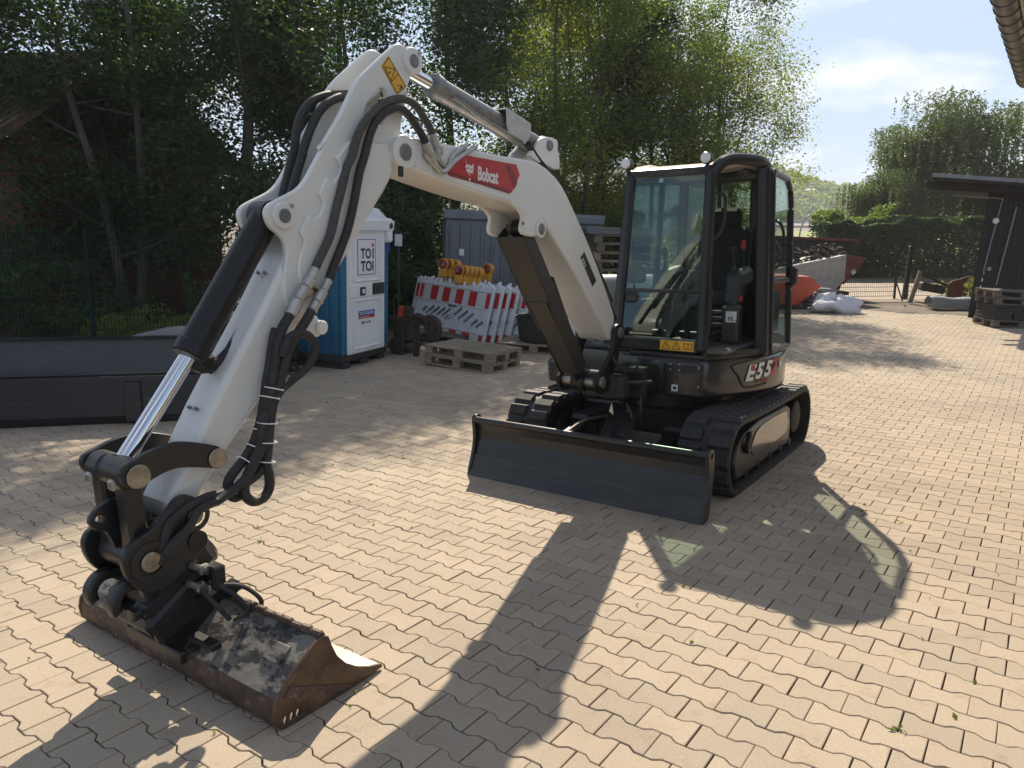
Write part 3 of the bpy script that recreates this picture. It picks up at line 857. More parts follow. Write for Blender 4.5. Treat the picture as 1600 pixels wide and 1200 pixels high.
# roof: sloping front, nearly flat behind, with a rounded rim
rf = MB()
o_ = [(-.90, -.07, 2.415), (-.885, .58, 2.415), (-1.02, .74, 2.478), (-1.30, .87, 2.495), (-1.98, .61, 2.495), (-2.02, -.07, 2.495), (-1.05, -.09, 2.478)]
ctr = (-1.45, .35, 2.525)
i_ = [tuple(ctr[k] + (p[k] - ctr[k]) * (.8 if k < 2 else .55) for k in range(3)) for p in o_]
u_ = [(x, y, z - .05) for x, y, z in o_]
n = len(o_)
rf.add(o_ + i_ + u_, [tuple(n + i for i in range(n))[::-1]] + [(i, (i + 1) % n, n + (i + 1) % n, n + i)[::-1] for i in range(n)] + [(2 * n + i, 2 * n + (i + 1) % n, (i + 1) % n, i)[::-1] for i in range(n)] + [tuple(2 * n + i for i in range(n))])
rf.build('cab_roof', 'roof_paint', exc, angle=20)
hl = MB().cham((-1.25, .62, 2.40), (.28, .34, .06), .02)
hl.cham((-1.13, .66, 2.372), (.10, .14, .03), .01, mi=1)
hl.build('headliner', ['plastic_grey', 'plastic_black'], exc)
# glazing
def pane(name, q, t=.005, mat='cab_glass', parent=cabo):
    a, b, c_, d = [Vector(p) for p in q]
    nrm = (b - a).cross(d - a).normalized() * t
    v = [a, b, c_, d, a + nrm, b + nrm, c_ + nrm, d + nrm]
    return MB().add(v, [(3, 2, 1, 0), (4, 5, 6, 7), (0, 1, 5, 4), (1, 2, 6, 5), (2, 3, 7, 6), (3, 0, 4, 7)]).build(name, mat, parent, angle=0)
iy = Vector((0, .036, 0))
pane('windscreen', (lerp(FRb, FRt, tm) + iy, lerp(FLb, FLt, tm) - iy, lerp(FLb, FLt, .985) - iy, lerp(FRb, FRt, .985) + iy))
pane('lower_windscreen', (lerp(FRb, FRt, .08) + iy, lerp(FLb, FLt, .08) - iy, lerp(FLb, FLt, tm) - iy, lerp(FRb, FRt, tm) + iy))
pane('rear_window', (lerp(RRb, RRt, .45), lerp(RLb, RLt, .45), lerp(RLb, RLt, .97), lerp(RRb, RRt, .97)))
pane('right_window', (lerp(RRb, RRt, .27), lerp(FRb, FRt, .27), lerp(FRb, FRt, .97), lerp(RRb, RRt, .97)))
pane('left_rear_window', (lerp(BLb, BLt, .33), lerp(RLb, RLt, .33), lerp(RLb, RLt, .97), lerp(BLb, BLt, .97)))
# tiny stickers on the panes
MB().box((-.895, .20, 2.345), (.004, .035, .03)).build('glass_sticker', 'white_decal', cabo, angle=0)
MB().box((-1.96, .36, 1.80), (.004, .09, .045)).build('glass_warning', 'yellow_decal', cabo, angle=0)
# warning label on the front beam: yellow, two triangles and a book
fx = -.676
wl = MB().box((fx, .472, 1.098), (.003, .27, .075)).build('warning_label', 'yellow_decal', cabo, angle=0)
wk = MB()
def tri(cy_, cz, s_):
    a = [(fx + .0025, cy_ - s_, cz - s_ * .75), (fx + .0025, cy_ + s_, cz - s_ * .75), (fx + .0025, cy_, cz + s_)]
    for i in range(3):
        wk.beam(a[i], a[(i + 1) % 3], .0045, .0012, (1, 0, 0), b=0)
tri(.385, 1.097, .033); tri(.47, 1.097, .033)
for p_, q_ in (((.53, 1.078), (.53, 1.118)), ((.53, 1.118), (.595, 1.118)), ((.595, 1.118), (.595, 1.078)), ((.595, 1.078), (.53, 1.078)), ((.5625, 1.08), (.5625, 1.118)), ((.47, 1.085), (.47, 1.108)), ((.38, 1.085), (.39, 1.108))):
    wk.beam((fx + .0025, p_[0], p_[1]), (fx + .0025, q_[0], q_[1]), .0045, .0012, (1, 0, 0), b=0)
wk.build('label_symbol', 'black_decal', wl, angle=0)
# grab handle on the front post
MB().tube([FLt + Vector((-.02, .03, -.17)), FLt + Vector((-.09, .075, -.18)), FLt + Vector((-.10, .085, -.28)), FLt + Vector((-.075, .08, -.42)), FLt + Vector((.015, .06, -.50)), FLt + Vector((.06, .045, -.56)), FLb + Vector((-.01, .045, .35)), FLb + Vector((0, .04, .12))], .013, n=8).build('grab_handle', 'plastic_black', cabo)
# wiper and its motor behind the left edge of the windscreen
MB().cham((-.80, .035, 1.44), (.07, .14, .10), .03).tube([(-.775, .07, 1.45), (-.82, .03, 1.60), (-.85, .0, 1.9)], .010, n=6).build('wiper', 'plastic_black', cabo)
# interior
MB().cham((-1.35, .40, 1.06), (1.25, .85, .03), .01).build('cab_floor', 'floor_mat', exc)
se = MB()
se.cham((-1.55, .40, 1.42), (.48, .48, .14), .04)
se.cham((-1.55, .40, 1.22), (.4, .4, .3), .03)
se.cham((-1.80, .40, 1.72), (.13, .46, .62), .05, M=Matrix.Rotation(R(-10), 4, 'Y'))
se.cham((-1.86, .40, 2.10), (.09, .26, .18), .04, M=Matrix.Rotation(R(-10), 4, 'Y'))
sea = se.build('seat', 'seat_cloth', exc)
for yy in (.68, .10):
    a = MB()
    a.cham((-1.42, yy, 1.60), (.34, .13, .15), .035, M=Matrix.Rotation(R(8), 4, 'Y'))
    a.cham((-1.30, yy, 1.50), (.17, .12, .26), .03, M=Matrix.Rotation(R(-10), 4, 'Y'))
    ao = a.build('armrest_console', 'plastic_grey', exc)
    MB().tube([(-1.27, yy, 1.66), (-1.26, yy, 1.74), (-1.245, yy - .01, 1.84)], [.03, .012, .012, .024, .03], n=8).build('joystick', 'plastic_black', ao)
sl_ = MB().tube([(-1.36, .735, 1.66), (-1.39, .72, 1.74), (-1.42, .70, 1.84)], .008, n=8).build('safety_lever', 'plastic_black', exc)
MB().tube([(-1.415, .702, 1.825), (-1.43, .695, 1.86), (-1.445, .69, 1.90)], [.010, .020, .022, .012], n=8).build('lever_knob', 'red_plastic', sl_)
MB().cham((-1.27, .745, 1.44), (.03, .03, .05), .01).build('seat_belt_buckle', 'red_plastic', sea)
kb = MB().cham((-1.22, .70, 1.24), (.12, .14, .30), .02).cham((-1.22, .70, 1.42), (.05, .06, .08), .015).build('side_console', 'plastic_grey', exc)
nl_ = MB().box((-1.157, .715, 1.30), (.003, .085, .085)).build('noise_label', 'white_decal', kb, angle=0)
text('label_text', '95', .048, 'black_decal', frame_from((-1.1545, .688, 1.268), (0, 1, 0), (0, 0, 1)), nl_, bold=.001)
text('label_text', 'LwA', .014, 'black_decal', frame_from((-1.1545, .695, 1.322), (0, 1, 0), (0, 0, 1)), nl_)
text('label_text', 'dB', .016, 'black_decal', frame_from((-1.1545, .742, 1.268), (0, 1, 0), (0, 0, 1)), nl_)
pd = MB()
for yy in (.20, .30, .42, .52):
    pd.cham((-.92, yy, 1.16), (.10, .07, .03), .01, M=Matrix.Rotation(R(-30), 4, 'Y'))
    pd.tube([(-.90, yy, 1.10), (-.94, yy, 1.25), (-1.0, yy, 1.42)], .01, n=6)
pd.build('travel_pedal', 'plastic_black', exc)
MB().cham((-.88, .02, 1.62), (.05, .16, .13), .02, rz=R(25)).build('monitor', 'plastic_black', exc)
lv = MB()
for z in (1.14, 1.19, 1.24, 1.29, 1.34):
    lv.cham((-1.02, .60, z), (.2, .12, .02), .004)
lv.build('louvre_panel', 'plastic_black', exc)
# work lamps on the front corners of the roof
for yy in (-.085, .565):
    b = MB()
    b.lathe([((-.915, yy, 2.485), .030), ((-.90, yy, 2.485), .043), ((-.855, yy, 2.485), .046), ((-.85, yy, 2.485), .042)], (1, 0, 0), 20)
    b.beam((-.895, yy, 2.40), (-.895, yy, 2.45), .03, .02)
    lo = b.build('work_lamp', 'plastic_black', exc)
    MB().lathe([((-.851, yy, 2.485), .041), ((-.842, yy, 2.485), .036), ((-.838, yy, 2.485), .020)], (1, 0, 0), 20).build('lamp_lens', 'lens', lo)

# ---- door, swung right back along the cab side
D0, D1 = Vector((-1.33, .975, 1.03)), Vector((-1.90, .965, 1.03))
up_ = Vector((.0, -.055, 1.38))
def dp(u, v):
    return D0 + (D1 - D0) * u + up_ * v
dr = MB()
corner = [(0, 0), (0, 1), (.75, .985), (.93, .93), (1, .82), (1, .62), (1, .40), (.98, .34), (.99, .0), (0, 0)]
P_ = [dp(*q) for q in corner]
for a, b in zip(P_[:-1], P_[1:]):
    dr.beam(a, b, .045, .05, (D1 - D0).cross(up_), b=.012)
dr.beam(dp(0, .40), dp(1, .40), .04, .05, (D1 - D0).cross(up_))
doo = dr.build('cab_door', 'cab_grey', exc)
def ppane(name, pts_, parent):
    P2 = [Vector(p) for p in pts_]
    n_ = len(P2)
    nr = (P2[1] - P2[0]).cross(P2[2] - P2[0]).normalized() * .005
    return MB().add(P2 + [p + nr for p in P2], [tuple(range(n_))[::-1], tuple(range(n_, 2 * n_))] + [(i, (i + 1) % n_, n_ + (i + 1) % n_, n_ + i) for i in range(n_)]).build(name, 'cab_glass', parent, angle=0)
ppane('door_glass', [dp(0.02, .41), dp(.98, .41), dp(.98, .82), dp(.92, .91), dp(.75, .97), dp(.02, .98)], doo)
ppane('lower_door_glass', [dp(0.02, .02), dp(.97, .02), dp(.97, .39), dp(.02, .39)], doo)
nrm = (D1 - D0).cross(up_).normalized()
if nrm.y > 0:
    nrm = -nrm
MB().tube([dp(.18, .74) , dp(.18, .74) + nrm * -.0 + Vector((.07, .06, -.03)), dp(.28, .66) + Vector((.07, .07, 0)), dp(.28, .52) + Vector((.06, .07, 0)), dp(.12, .46)], .012, n=8).build('door_handle', 'plastic_black', doo)
MB().cham(dp(1.0, .42) + Vector((0, .03, 0)), (.10, .07, .16), .02).build('door_latch', 'plastic_black', doo)

# ---- swing bracket, boom cylinder
SW = MB()
SW.cyl((-.60, .05, .665), (-.60, .05, .835), .075, n=20, bev=.012)
SW.cyl((-.60, .05, .83), (-.60, .05, .85), .045, n=16)
SW.cham((-.58, -.10, .745), (.17, .30, .20), .03)
SW.cham((-.50, -.21, .80), (.22, .36, .14), .03)
SW.beam((-.72, .05, .76), (-1.5, .0, .76), .3, .26, (0, 0, 1), b=.03)
swo = SW.build('swing_bracket', 'black_paint', exc)
ear = smooth_loop([(-.64, 1.20), (-.70, 1.235), (-.79, 1.21), (-.81, 1.13), (-.745, 1.04), (-.705, .95), (-.64, .86), (-.585, .76), (-.50, .70), (-.37, .74), (-.345, .83), (-.45, .895), (-.55, .97), (-.625, 1.06)], 2)
for y in (-.045, -.375):
    side('bracket_ear', ear, y, .035, 'black_paint', swo, bev=.008)
MB().cyl((-.715, -.01, 1.165), (-.715, -.41, 1.165), .042, n=18, bev=.006).build('pivot_pin', 'pin_grey', swo)
MB().cyl((-.425, -.005, .80), (-.425, -.41, .80), .046, n=18, bev=.006).build('pivot_pin', 'steel', swo)
b = MB()
b.cyl((.10, CY, 1.585), (-.425, CY, .80), .062, n=22)
b.cyl((.408, CY, 1.934), (.08, CY, 1.555), .036, n=18, mi=1)
b.cyl((-.425, CY - .05, .80), (-.425, CY + .05, .80), .08, n=20)
b.cyl((.408, CY - .05, 1.934), (.408, CY + .05, 1.934), .07, n=20)
bco = b.build('boom_cylinder', ['black_paint', 'chrome'], exc)
gd = MB()
dv = (Vector((-.425, 0, .80)) - Vector((.408, 0, 1.934))).normalized()
fn = Vector((-dv.z, 0, dv.x)) * -1
if fn.x < 0:
    fn = -fn
q0, q1 = Vector((.52, CY, 1.905)) + fn * -.02, Vector((.005, CY, 1.25)) + fn * -.02
gd.beam(q0 + fn * .06, q1 + fn * .06, .205, .012, fn)
for s_ in (-1, 1):
    gd.beam(q0 + Vector((0, .103 * s_, 0)) + fn * .01, q1 + Vector((0, .103 * s_, 0)) + fn * .01, .010, .12, fn)
q2, q3 = Vector((.14, CY, 1.50)), Vector((-.33, CY, .93))
gd.beam(q2 + fn * .095, q3 + fn * .085, .16, .012, fn)
for s_ in (-1, 1):
    gd.beam(q2 + Vector((0, .082 * s_, 0)) + fn * .035, q3 + Vector((0, .082 * s_, 0)) + fn * .03, .010, .14, fn)
gd.build('cylinder_guard', 'coupler_paint', bco)

# ---- boom
boom = side('boom', smooth_loop(D['boom_o'], 2), CY, .28, 'white_paint', bev=.016, res=3)
for y in (-.082, -.338):
    lug = smooth_loop(D['blug_o'], 3)
    ctr = (.408, 1.934)
    side('cylinder_lug', lug, y, .03, 'white_paint', boom, bev=.008)
    side('lug_boss', [(ctr[0] + .058 * math.cos(a), ctr[1] + .058 * math.sin(a)) for a in np.linspace(0, 6.283, 24, endpoint=False)], y + (.02 if y > -.2 else -.02), .016, 'white_paint', boom, bev=.004)
MB().cyl((.408, -.048, 1.934), (.408, -.375, 1.934), .038, n=20, bev=.005).build('boom_pin', 'pin_grey', boom)
MB().cyl((.62, -.062, 1.962), (.62, -.056, 1.962), .011, n=10).build('lug_bolt', 'pin_grey', boom)
MB().cyl((.408, -.352, 1.934), (.408, -.40, 1.934), .04, n=20).build('boom_pin', 'bright_steel', boom)
# tip pin with boss
ring = [(1.70 + .085 * math.cos(a), 2.272 + .085 * math.sin(a)) for a in np.linspace(0, 6.283, 28, endpoint=False)]
side('tip_boss', ring, -.064, .02, 'white_paint', boom, bev=.006)
MB().cyl((1.70, -.045, 2.272), (1.70, -.38, 2.272), .043, n=22, bev=.005).build('boom_pin', 'pin_grey', boom)
MB().cham((1.73, -.062, 2.175), (.03, .02, .055), .005).build('pin_keeper', 'plastic_black', boom)
# welded seams: joint between tip casting and box, plus cover on underside
MB().tube([(1.49, -.0675, 2.34), (1.49, -.0675, 2.18)], .006, n=6, smooth=0).build('weld_seam', 'white_paint', boom)
dec = side('red_decal', D['reddecal_o'], -.0685, .0016, 'red_decal', boom, bev=0)
side('decal_stripe', [(.80, 2.307), (.755, 2.307), (.675, 2.205), (.71, 2.165)], -.0672, .0012, 'dark_red_decal', dec, bev=0)
side('decal_stripe', [(1.365, 2.213), (1.335, 2.196), (.76, 2.135), (.735, 2.152), (.75, 2.158), (1.33, 2.212)], -.0672, .0012, 'dark_red_decal', dec, bev=0)
text('brand_lettering', 'Bobcat', .108, 'white_decal', frame_from((1.083, -.066, 2.192), (-1, 0, -.035), (0.0, 0, 1)), dec, bold=.0035, sx=.66)
lynx(dec, frame_from((1.205, -.066, 2.205), (-1, 0, -.05), (0.0, 0, 1)), .098)
side('black_decal', D['blackdecal_o'], -.0685, .0014, 'black_decal', boom, bev=0)
dvec = Vector((-.188, 0, -.257)).normalized()
text('decal_text', 'E55', .05, 'white_decal', frame_from((-.175, -.067, 1.752), tuple(dvec), (.7, 0, -.5)), boom)
# rear lug carrying the arm cylinder
for y in (-.135, -.285):
    side('arm_cylinder_lug', smooth_loop(D['rearlug_o'], 2), y, .035, 'white_paint', boom, bev=.008)
MB().cyl((.225, -.105, 2.492), (.225, -.315, 2.492), .035, n=18, bev=.005).build('boom_pin', 'pin_grey', boom)

# ---- arm
arm_pl = D['arm_plate_o']
hole = D['arm_hole_o']
box_o = [(1.84, 2.30), (1.95, 1.955), (2.36, 1.455), (2.572, 1.135), (2.80, .895), (2.905, .765), (2.945, .70), (2.985, .662), (3.03, .665), (3.058, .70), (3.066, .765), (2.988, .884), (2.847, 1.115), (2.676, 1.367), (2.572, 1.515), (2.495, 1.635), (2.42, 1.75), (2.22, 2.05), (2.0, 2.35)]
arm = side('arm', box_o, CY, .20, 'white_paint', bev=.03, res=4)
for y, h in ((-.115, True), (-.305, True)):
    side('arm_side_plate', [smooth_loop(arm_pl, 2)] + ([smooth_loop(hole, 2)] if h else []), y, .032, 'white_paint', arm, bev=.009, res=3)
side('arm_pad', D['arm_pad_o'], -.092, .022, 'white_paint', arm, bev=.009, res=3)
# inner webs between the plates
wb = MB()
wb.beam((1.60, CY, 2.60), (1.70, CY, 2.30), .17, .012, (1, 0, 0))
wb.beam((1.93, CY, 2.45), (2.20, CY, 2.08), .17, .012, (1, 0, 0))
wb.beam((1.66, CY, 2.66), (1.88, CY, 2.50), .17, .012, (0, 0, 1))
wb.build('arm_web', 'white_paint', arm)
for (x, z, r0, r1) in ((1.595, 2.738, .066, .034), (2.449, 1.917, .058, .032)):
    for y in (-.092, -.328):
        side('arm_boss', [(x + r0 * math.cos(a), z + r0 * math.sin(a)) for a in np.linspace(0, 6.283, 26, endpoint=False)], y, .024, 'white_paint', arm, bev=.006)
    MB().cyl((x, -.074, z), (x, -.346, z), r1, n=20, bev=.004).build('arm_pin', 'pin_grey', arm)
    a0 = R(130)
    MB().cyl((x + .058 * math.cos(a0), -.088, z + .058 * math.sin(a0)), (x + .058 * math.cos(a0), -.074, z + .058 * math.sin(a0)), .010, n=8).build('pin_bolt', 'zinc', arm)
MB().cyl((2.258, -.078, 1.412), (2.258, -.345, 1.412), .034, n=20, bev=.008).build('hose_lug', 'white_paint', arm)
wlb = side('warning_decal', D['arm_decal_o'], -.0985, .0014, 'yellow_decal', arm, bev=0)
ln = MB()
yy = -.0972
def seg(a, b, w_=.004):
    ln.beam((a[0], yy, a[1]), (b[0], yy, b[1]), w_, .001, (0, 1, 0), b=0)
for a, b in (((1.763, 2.722), (1.806, 2.671)), ((1.806, 2.671), (1.709, 2.561)), ((1.709, 2.561), (1.645, 2.607)), ((1.645, 2.607), (1.763, 2.722)),
             ((1.792, 2.672), (1.722, 2.674)), ((1.722, 2.674), (1.752, 2.612)), ((1.752, 2.612), (1.792, 2.672)), ((1.70, 2.655), (1.752, 2.604)),
             ((1.755, 2.66), (1.762, 2.645)), ((1.748, 2.655), (1.768, 2.648)), ((1.705, 2.60), (1.69, 2.605)), ((1.688, 2.60), (1.668, 2.597)), ((1.68, 2.61), (1.672, 2.592)), ((1.69, 2.585), (1.668, 2.605))):
    seg(a, b)
ln.build('decal_print', 'black_decal', wlb, angle=0)
text('marking', 'AUX 1', .042, 'black_decal', frame_from((2.50, -.1085, 1.325), (-.55, 0, .80), (.80, 0, .55)), arm, extrude=.0004)
for x, z in ((2.455, 1.645), (2.83, 1.085)):
    d_ = MB()
    nv = Vector((.84, 0, .54))
    for y in (-.185, -.235):
        d_.cyl(Vector((x, y, z)) + nv * .035, Vector((x, y, z)) + nv * .05, .008, n=8)
    d_.build('wear_bolt', 'pin_grey', arm)

for pts_ in ([(2.425, -.1105, 1.735), (2.455, -.1115, 1.62), (2.44, -.1115, 1.535), (2.395, -.1115, 1.455), (2.33, -.1115, 1.39)],):
    MB().tube(pts_, .0045, n=6).build('weld_seam', 'white_paint', arm)
MB().tube([(1.62, -.0695, 2.215), (1.36, -.0695, 2.172), (.98, -.0695, 2.12), (.74, -.0695, 2.10)], .004, n=6).build('weld_seam', 'white_paint', boom)
# ---- cylinders of arm and bucket
def cylinder(name, a, mid, b, r, rr, mat='black_paint'):
    a, b, mid = Vector(a), Vector(b), Vector(mid)
    o = MB()
    ax = (mid - a).normalized()
    o.cyl(a, mid, r, n=28, bev=.006)
    o.cyl(mid - ax * .06, mid + ax * .004, r * 1.1, n=28, bev=.006)
    o.cyl(a + Vector((0, -.05, 0)), a + Vector((0, .05, 0)), r * 1.05, n=20)
    co = o.build(name, mat, exc)
    MB().cyl(mid, b, rr, n=24).build('piston_rod', 'chrome', co)
    e = MB().cyl(b - (b - mid).normalized() * .045, b, rr * 1.35, n=20).cyl(b + Vector((0, -.05, 0)), b + Vector((0, .05, 0)), rr * 1.7, n=20)
    e.build('rod_eye', 'coupler_paint', co)
    return co
ac = cylinder('arm_cylinder', (.225, CY, 2.492), (1.31, CY, 2.688), (1.595, CY, 2.738), .062, .034, 'pin_grey')
MB().tube([(1.20, CY + .055, 2.64), (1.12, CY + .085, 2.605), (1.0, CY + .085, 2.565), (.62, CY + .085, 2.49), (.50, CY + .07, 2.48)], .011, n=8).build('cylinder_pipe', 'pin_grey', ac)
gp = side('cylinder_cover', D['guard_o'], -.13, .008, 'zinc', ac, bev=.002)
MB().beam((.70, -.21, 2.655), (.46, -.21, 2.605), .165, .008, (0, 0, 1)).beam((.72, -.285, 2.61), (.46, -.285, 2.55), .008, .12, (0, 0, 1)).build('cover_plate', 'zinc', ac)
bk = cylinder('bucket_cylinder', (2.449, CY, 1.917), (2.868, CY, 1.330), (3.195, CY, .915), .066, .036)
MB().tube([(2.42, -.21, 1.72), (2.55, -.21, 1.52), (2.70, -.21, 1.32), (2.78, -.21, 1.25)], .014, n=8).build('cylinder_pipe', 'black_paint', bk)
MB().tube([(2.36, -.17, 1.80), (2.50, -.18, 1.56), (2.66, -.2, 1.36), (2.77, -.2, 1.28), (2.81, -.2, 1.30)], .019, n=10).tube([(2.34, -.25, 1.80), (2.48, -.26, 1.53), (2.62, -.26, 1.36), (2.72, -.24, 1.26)], .019, n=10).build('cylinder_hose', 'hose_rubber', bk)
MB().cham((2.80, -.21, 1.29), (.08, .07, .08), .015).build('hose_elbow', 'black_paint', bk)

# ---- bucket linkage
lk = smooth_loop(D['lnk_o'], 2)
for y in (-.065, -.355):
    g = side('guide_link', lk, y, .03, 'coupler_paint', bev=.007, res=3)
    s_ = 1 if y > CY else -1
    MB().cyl((2.868, y + .017 * s_, .915), (2.868, y + .025 * s_, .915), .043, n=22, bev=.003).build('link_pin', 'pin_steel', g)
    MB().cyl((3.202, y + .017 * s_, .917), (3.202, y + .025 * s_, .917), .047, n=22, bev=.003).build('link_pin', 'pin_steel', g)
hl_ = MB()
hl_.cyl((3.202, -.08, .917), (3.202, -.17, .917), .062, n=22, bev=.008)
hl_.cyl((3.202, -.25, .917), (3.202, -.34, .917), .062, n=22, bev=.008)
hl_.beam((3.205, -.125, .90), (3.19, -.125, .60), .075, .085, (0, 1, 0), b=.012)
hl_.beam((3.205, -.295, .90), (3.19, -.295, .60), .075, .085, (0, 1, 0), b=.012)
hl_.beam((3.20, -.21, .80), (3.195, -.21, .62), .10, .03, (1, 0, 0), b=.008)
hl_.cyl((3.184, -.09, .574), (3.184, -.33, .574), .06, n=22, bev=.008)
hlo = hl_.build('bucket_link', 'coupler_paint', exc)
lug = smooth_loop([(3.21, .80), (3.26, .80), (3.305, .775), (3.325, .735), (3.30, .70), (3.265, .685), (3.24, .62), (3.215, .57), (3.20, .62)], 2)
lh = [(3.285 + .016 * math.cos(a), .742 + .016 * math.sin(a)) for a in np.linspace(0, 6.283, 12, endpoint=False)]
side('lifting_eye', [lug, lh], CY, .028, 'coupler_paint', hlo, bev=.006)
for yb in (-.125, -.295):
    MB().cham((3.25, yb, .885), (.05, .05, .045), .01).build('grease_boss', 'steel', hlo)

# ---- quick coupler with tilt motor
eo = smooth_loop(D['ear_o'], 2)
cp = None
for y in (-.06, -.36):
    o = side('coupler_ear', eo, y, .035, 'coupler_paint', bev=.008, res=3)
    s_ = 1 if y > CY else -1
    for (x, z, r_) in ((2.99, .703, .032), (3.184, .574, .040)):
        MB().cyl((x, y + .018 * s_, z), (x, y + .03 * s_, z), r_, n=20, bev=.003).build('link_pin', 'pin_steel', o)
        MB().lathe([((x, y + .012 * s_, z), r_ * 2.1), ((x, y + .024 * s_, z), r_ * 2.0), ((x, y + .024 * s_, z), r_ * 1.3)], (0, s_, 0), 24, caps=False).build('pin_boss', 'coupler_paint', o)
    MB().cyl((2.985, y + .012 * s_, .597), (2.985, y + .024 * s_, .597), .042, n=20).build('lug_face', 'black_paint', o)
cb = MB()
cb.cham((3.03, CY, .47), (.30, .26, .18), .03, M=Matrix.Rotation(R(30), 4, 'Y'))
cb.cham((3.05, CY, .36), (.34, .30, .10), .025, M=Matrix.Rotation(R(33), 4, 'Y'))
cb.cyl((2.86, CY, .52), (3.15, CY, .33), .10, n=24, bev=.02)
cb.beam((3.12, -.10, .42), (3.05, -.10, .22), .20, .05, (0, 1, 0), b=.015)
cb.beam((3.12, -.34, .42), (3.05, -.34, .22), .20, .05, (0, 1, 0), b=.015)
cbo = cb.build('tilt_coupler', 'coupler_paint', exc)
ring_o = [(3.235 + .085 * math.cos(a), .415 + .085 * math.sin(a)) for a in np.linspace(R(-30), R(275), 22)]
ring_i = [(3.235 + .045 * math.cos(a), .415 + .045 * math.sin(a)) for a in np.linspace(R(275), R(-30), 16)]
for y in (-.12, -.30):
    side('coupler_hook', ring_o + ring_i + [(3.2, .33), (3.14, .33), (3.14, .42)][:0], y, .06, 'coupler_paint', cbo, bev=.012, res=3)
fit = MB()
for k, (x, y, z) in enumerate(((2.97, -.035, .47), (2.93, -.03, .44), (2.99, -.03, .40), (2.95, -.025, .38))):
    fit.cham((x, y, z), (.05, .035, .04), .008, M=Matrix.Rotation(R(25 * k), 4, 'Y'))
    fit.cyl((x + .02, y, z + .01), (x + .06, y + .01, z + .04), .014, n=8)
fit.build('hydraulic_fitting', 'steel', cbo)
vb = MB()
vb.cham((2.93, -.02, .43), (.06, .07, .10), .008)
vb.cham((2.88, .0, .36), (.08, .06, .05), .008, M=Matrix.Rotation(R(20), 4, 'Y'))
vb.build('valve_block', 'black_paint', cbo)
ch = MB()
ch.tube([(2.96, -.02, .42), (2.90, .05, .36), (2.86, .09, .28), (2.90, .05, .24)], .010, n=8)
ch.tube([(2.94, .0, .40), (2.86, .06, .38), (2.80, .10, .30), (2.84, .08, .25)], .010, n=8)
ch.tube([(3.0, -.02, .40), (2.98, .05, .34), (2.94, .08, .27)], .010, n=8)
ch.build('coupler_hose', 'hose_rubber', cbo)

# ---- ditching bucket
YL, YR = -.944, .516
bucket = thing('bucket', '', '', None)
for k_ in ('label', 'category'):
    del bucket[k_]
bucket.parent = exc
ridge, crease, low = (2.835, .288), (3.055, .125), (3.043, .006)
shell = MB()
def sheet(poly_, t, mi):
    """bent sheet: outline points in x-z, thickness t inward"""
    P2 = [Vector((x, 0, z)) for x, z in poly_]
    ins = []
    for i in range(len(P2)):
        a, b = P2[max(i - 1, 0)], P2[min(i + 1, len(P2) - 1)]
        d = (b - a).normalized()
        ins.append(P2[i] + Vector((d.z, 0, -d.x)) * t)
    m_ = len(P2)
    ny = 9
    ys = [YL + (YR - YL) * k / (ny - 1) for k in range(ny)]
    v = []
    for y in ys:
        for p in P2 + ins[::-1]:
            v.append((p.x, y, p.z))
    q = 2 * m_
    f = []
    for k in range(ny - 1):
        for i in range(q):
            j = (i + 1) % q
            f.append((k * q + i, k * q + j, (k + 1) * q + j, (k + 1) * q + i))
    f.append(tuple(range(q)))
    f.append(tuple((ny - 1) * q + i for i in range(q))[::-1])
    shell.add(v, f, mi)
sheet([(2.835, .285), (2.90, .244), (2.98, .186), (3.055, .127)], .012, 0)
shell.build('back_plate', ['bucket_mud'], bucket)
shell = MB()
sheet([(3.056, .126), (3.067, .085), (3.062, .035), (3.043, .005)], .014, 0)
shell.build('wear_strip', ['bucket_rust'], bucket)
shell = MB()
sheet([(3.042, .004), (2.96, .003), (2.80, .003), (2.66, .003)], .014, 0)
sheet([(2.66, .004), (2.58, .006), (2.535, .012)], .02, 1)
shell.build('bucket_floor', ['bucket_rust', 'bright_steel'], bucket)
rb = MB().tube([(2.833, YL, .287), (2.833, YR, .287)], .016, n=8, smooth=0)
for k in range(26):
    y = YL + (YR - YL) * (k + .5) / 26
    rb.cham((2.834 + random.uniform(-.004, .004), y, .296 + random.uniform(-.004, .004)), (.028, .05, .018), .006, rz=random.uniform(-.2, .2))
rb.build('top_lip', 'bucket_rust', bucket)
endp = [(2.835, .292), (2.875, .276), (3.0, .19), (3.062, .13), (3.072, .085), (3.064, .03), (3.04, .004), (2.96, -.0), (2.80, .001), (2.62, .003), (2.52, .012), (2.525, .028), (2.59, .045), (2.66, .078), (2.72, .122), (2.765, .175), (2.79, .23), (2.805, .275)]
hls = [[(xx + .0105 * math.cos(a), .036 + .016 * math.sin(a)) for a in np.linspace(0, 6.283, 14, endpoint=False)] for xx in (3.022, 2.993, 2.964)]
side('end_plate', [endp] + hls, YR, .016, 'bucket_side', bucket, bev=.003)
side('end_plate', [endp] + hls, YL, .016, 'bucket_side', bucket, bev=.003)
side('end_rib', [(3.03, .125), (3.0, .16), (2.69, .02), (2.735, .012)], YR + .010, .010, 'bucket_rust', bucket, bev=.003)
br = MB()
for y in (-.115, -.31):
    br.add([(3.12, y - .015, .30), (3.16, y - .015, .24), (3.07, y - .015, .11), (2.85, y - .015, .275), (2.90, y - .015, .33),
            (3.12, y + .015, .30), (3.16, y + .015, .24), (3.07, y + .015, .11), (2.85, y + .015, .275), (2.90, y + .015, .33)],
           [(0, 1, 2, 3, 4), (9, 8, 7, 6, 5), (0, 5, 6, 1), (1, 6, 7, 2), (2, 7, 8, 3), (3, 8, 9, 4), (4, 9, 5, 0)])
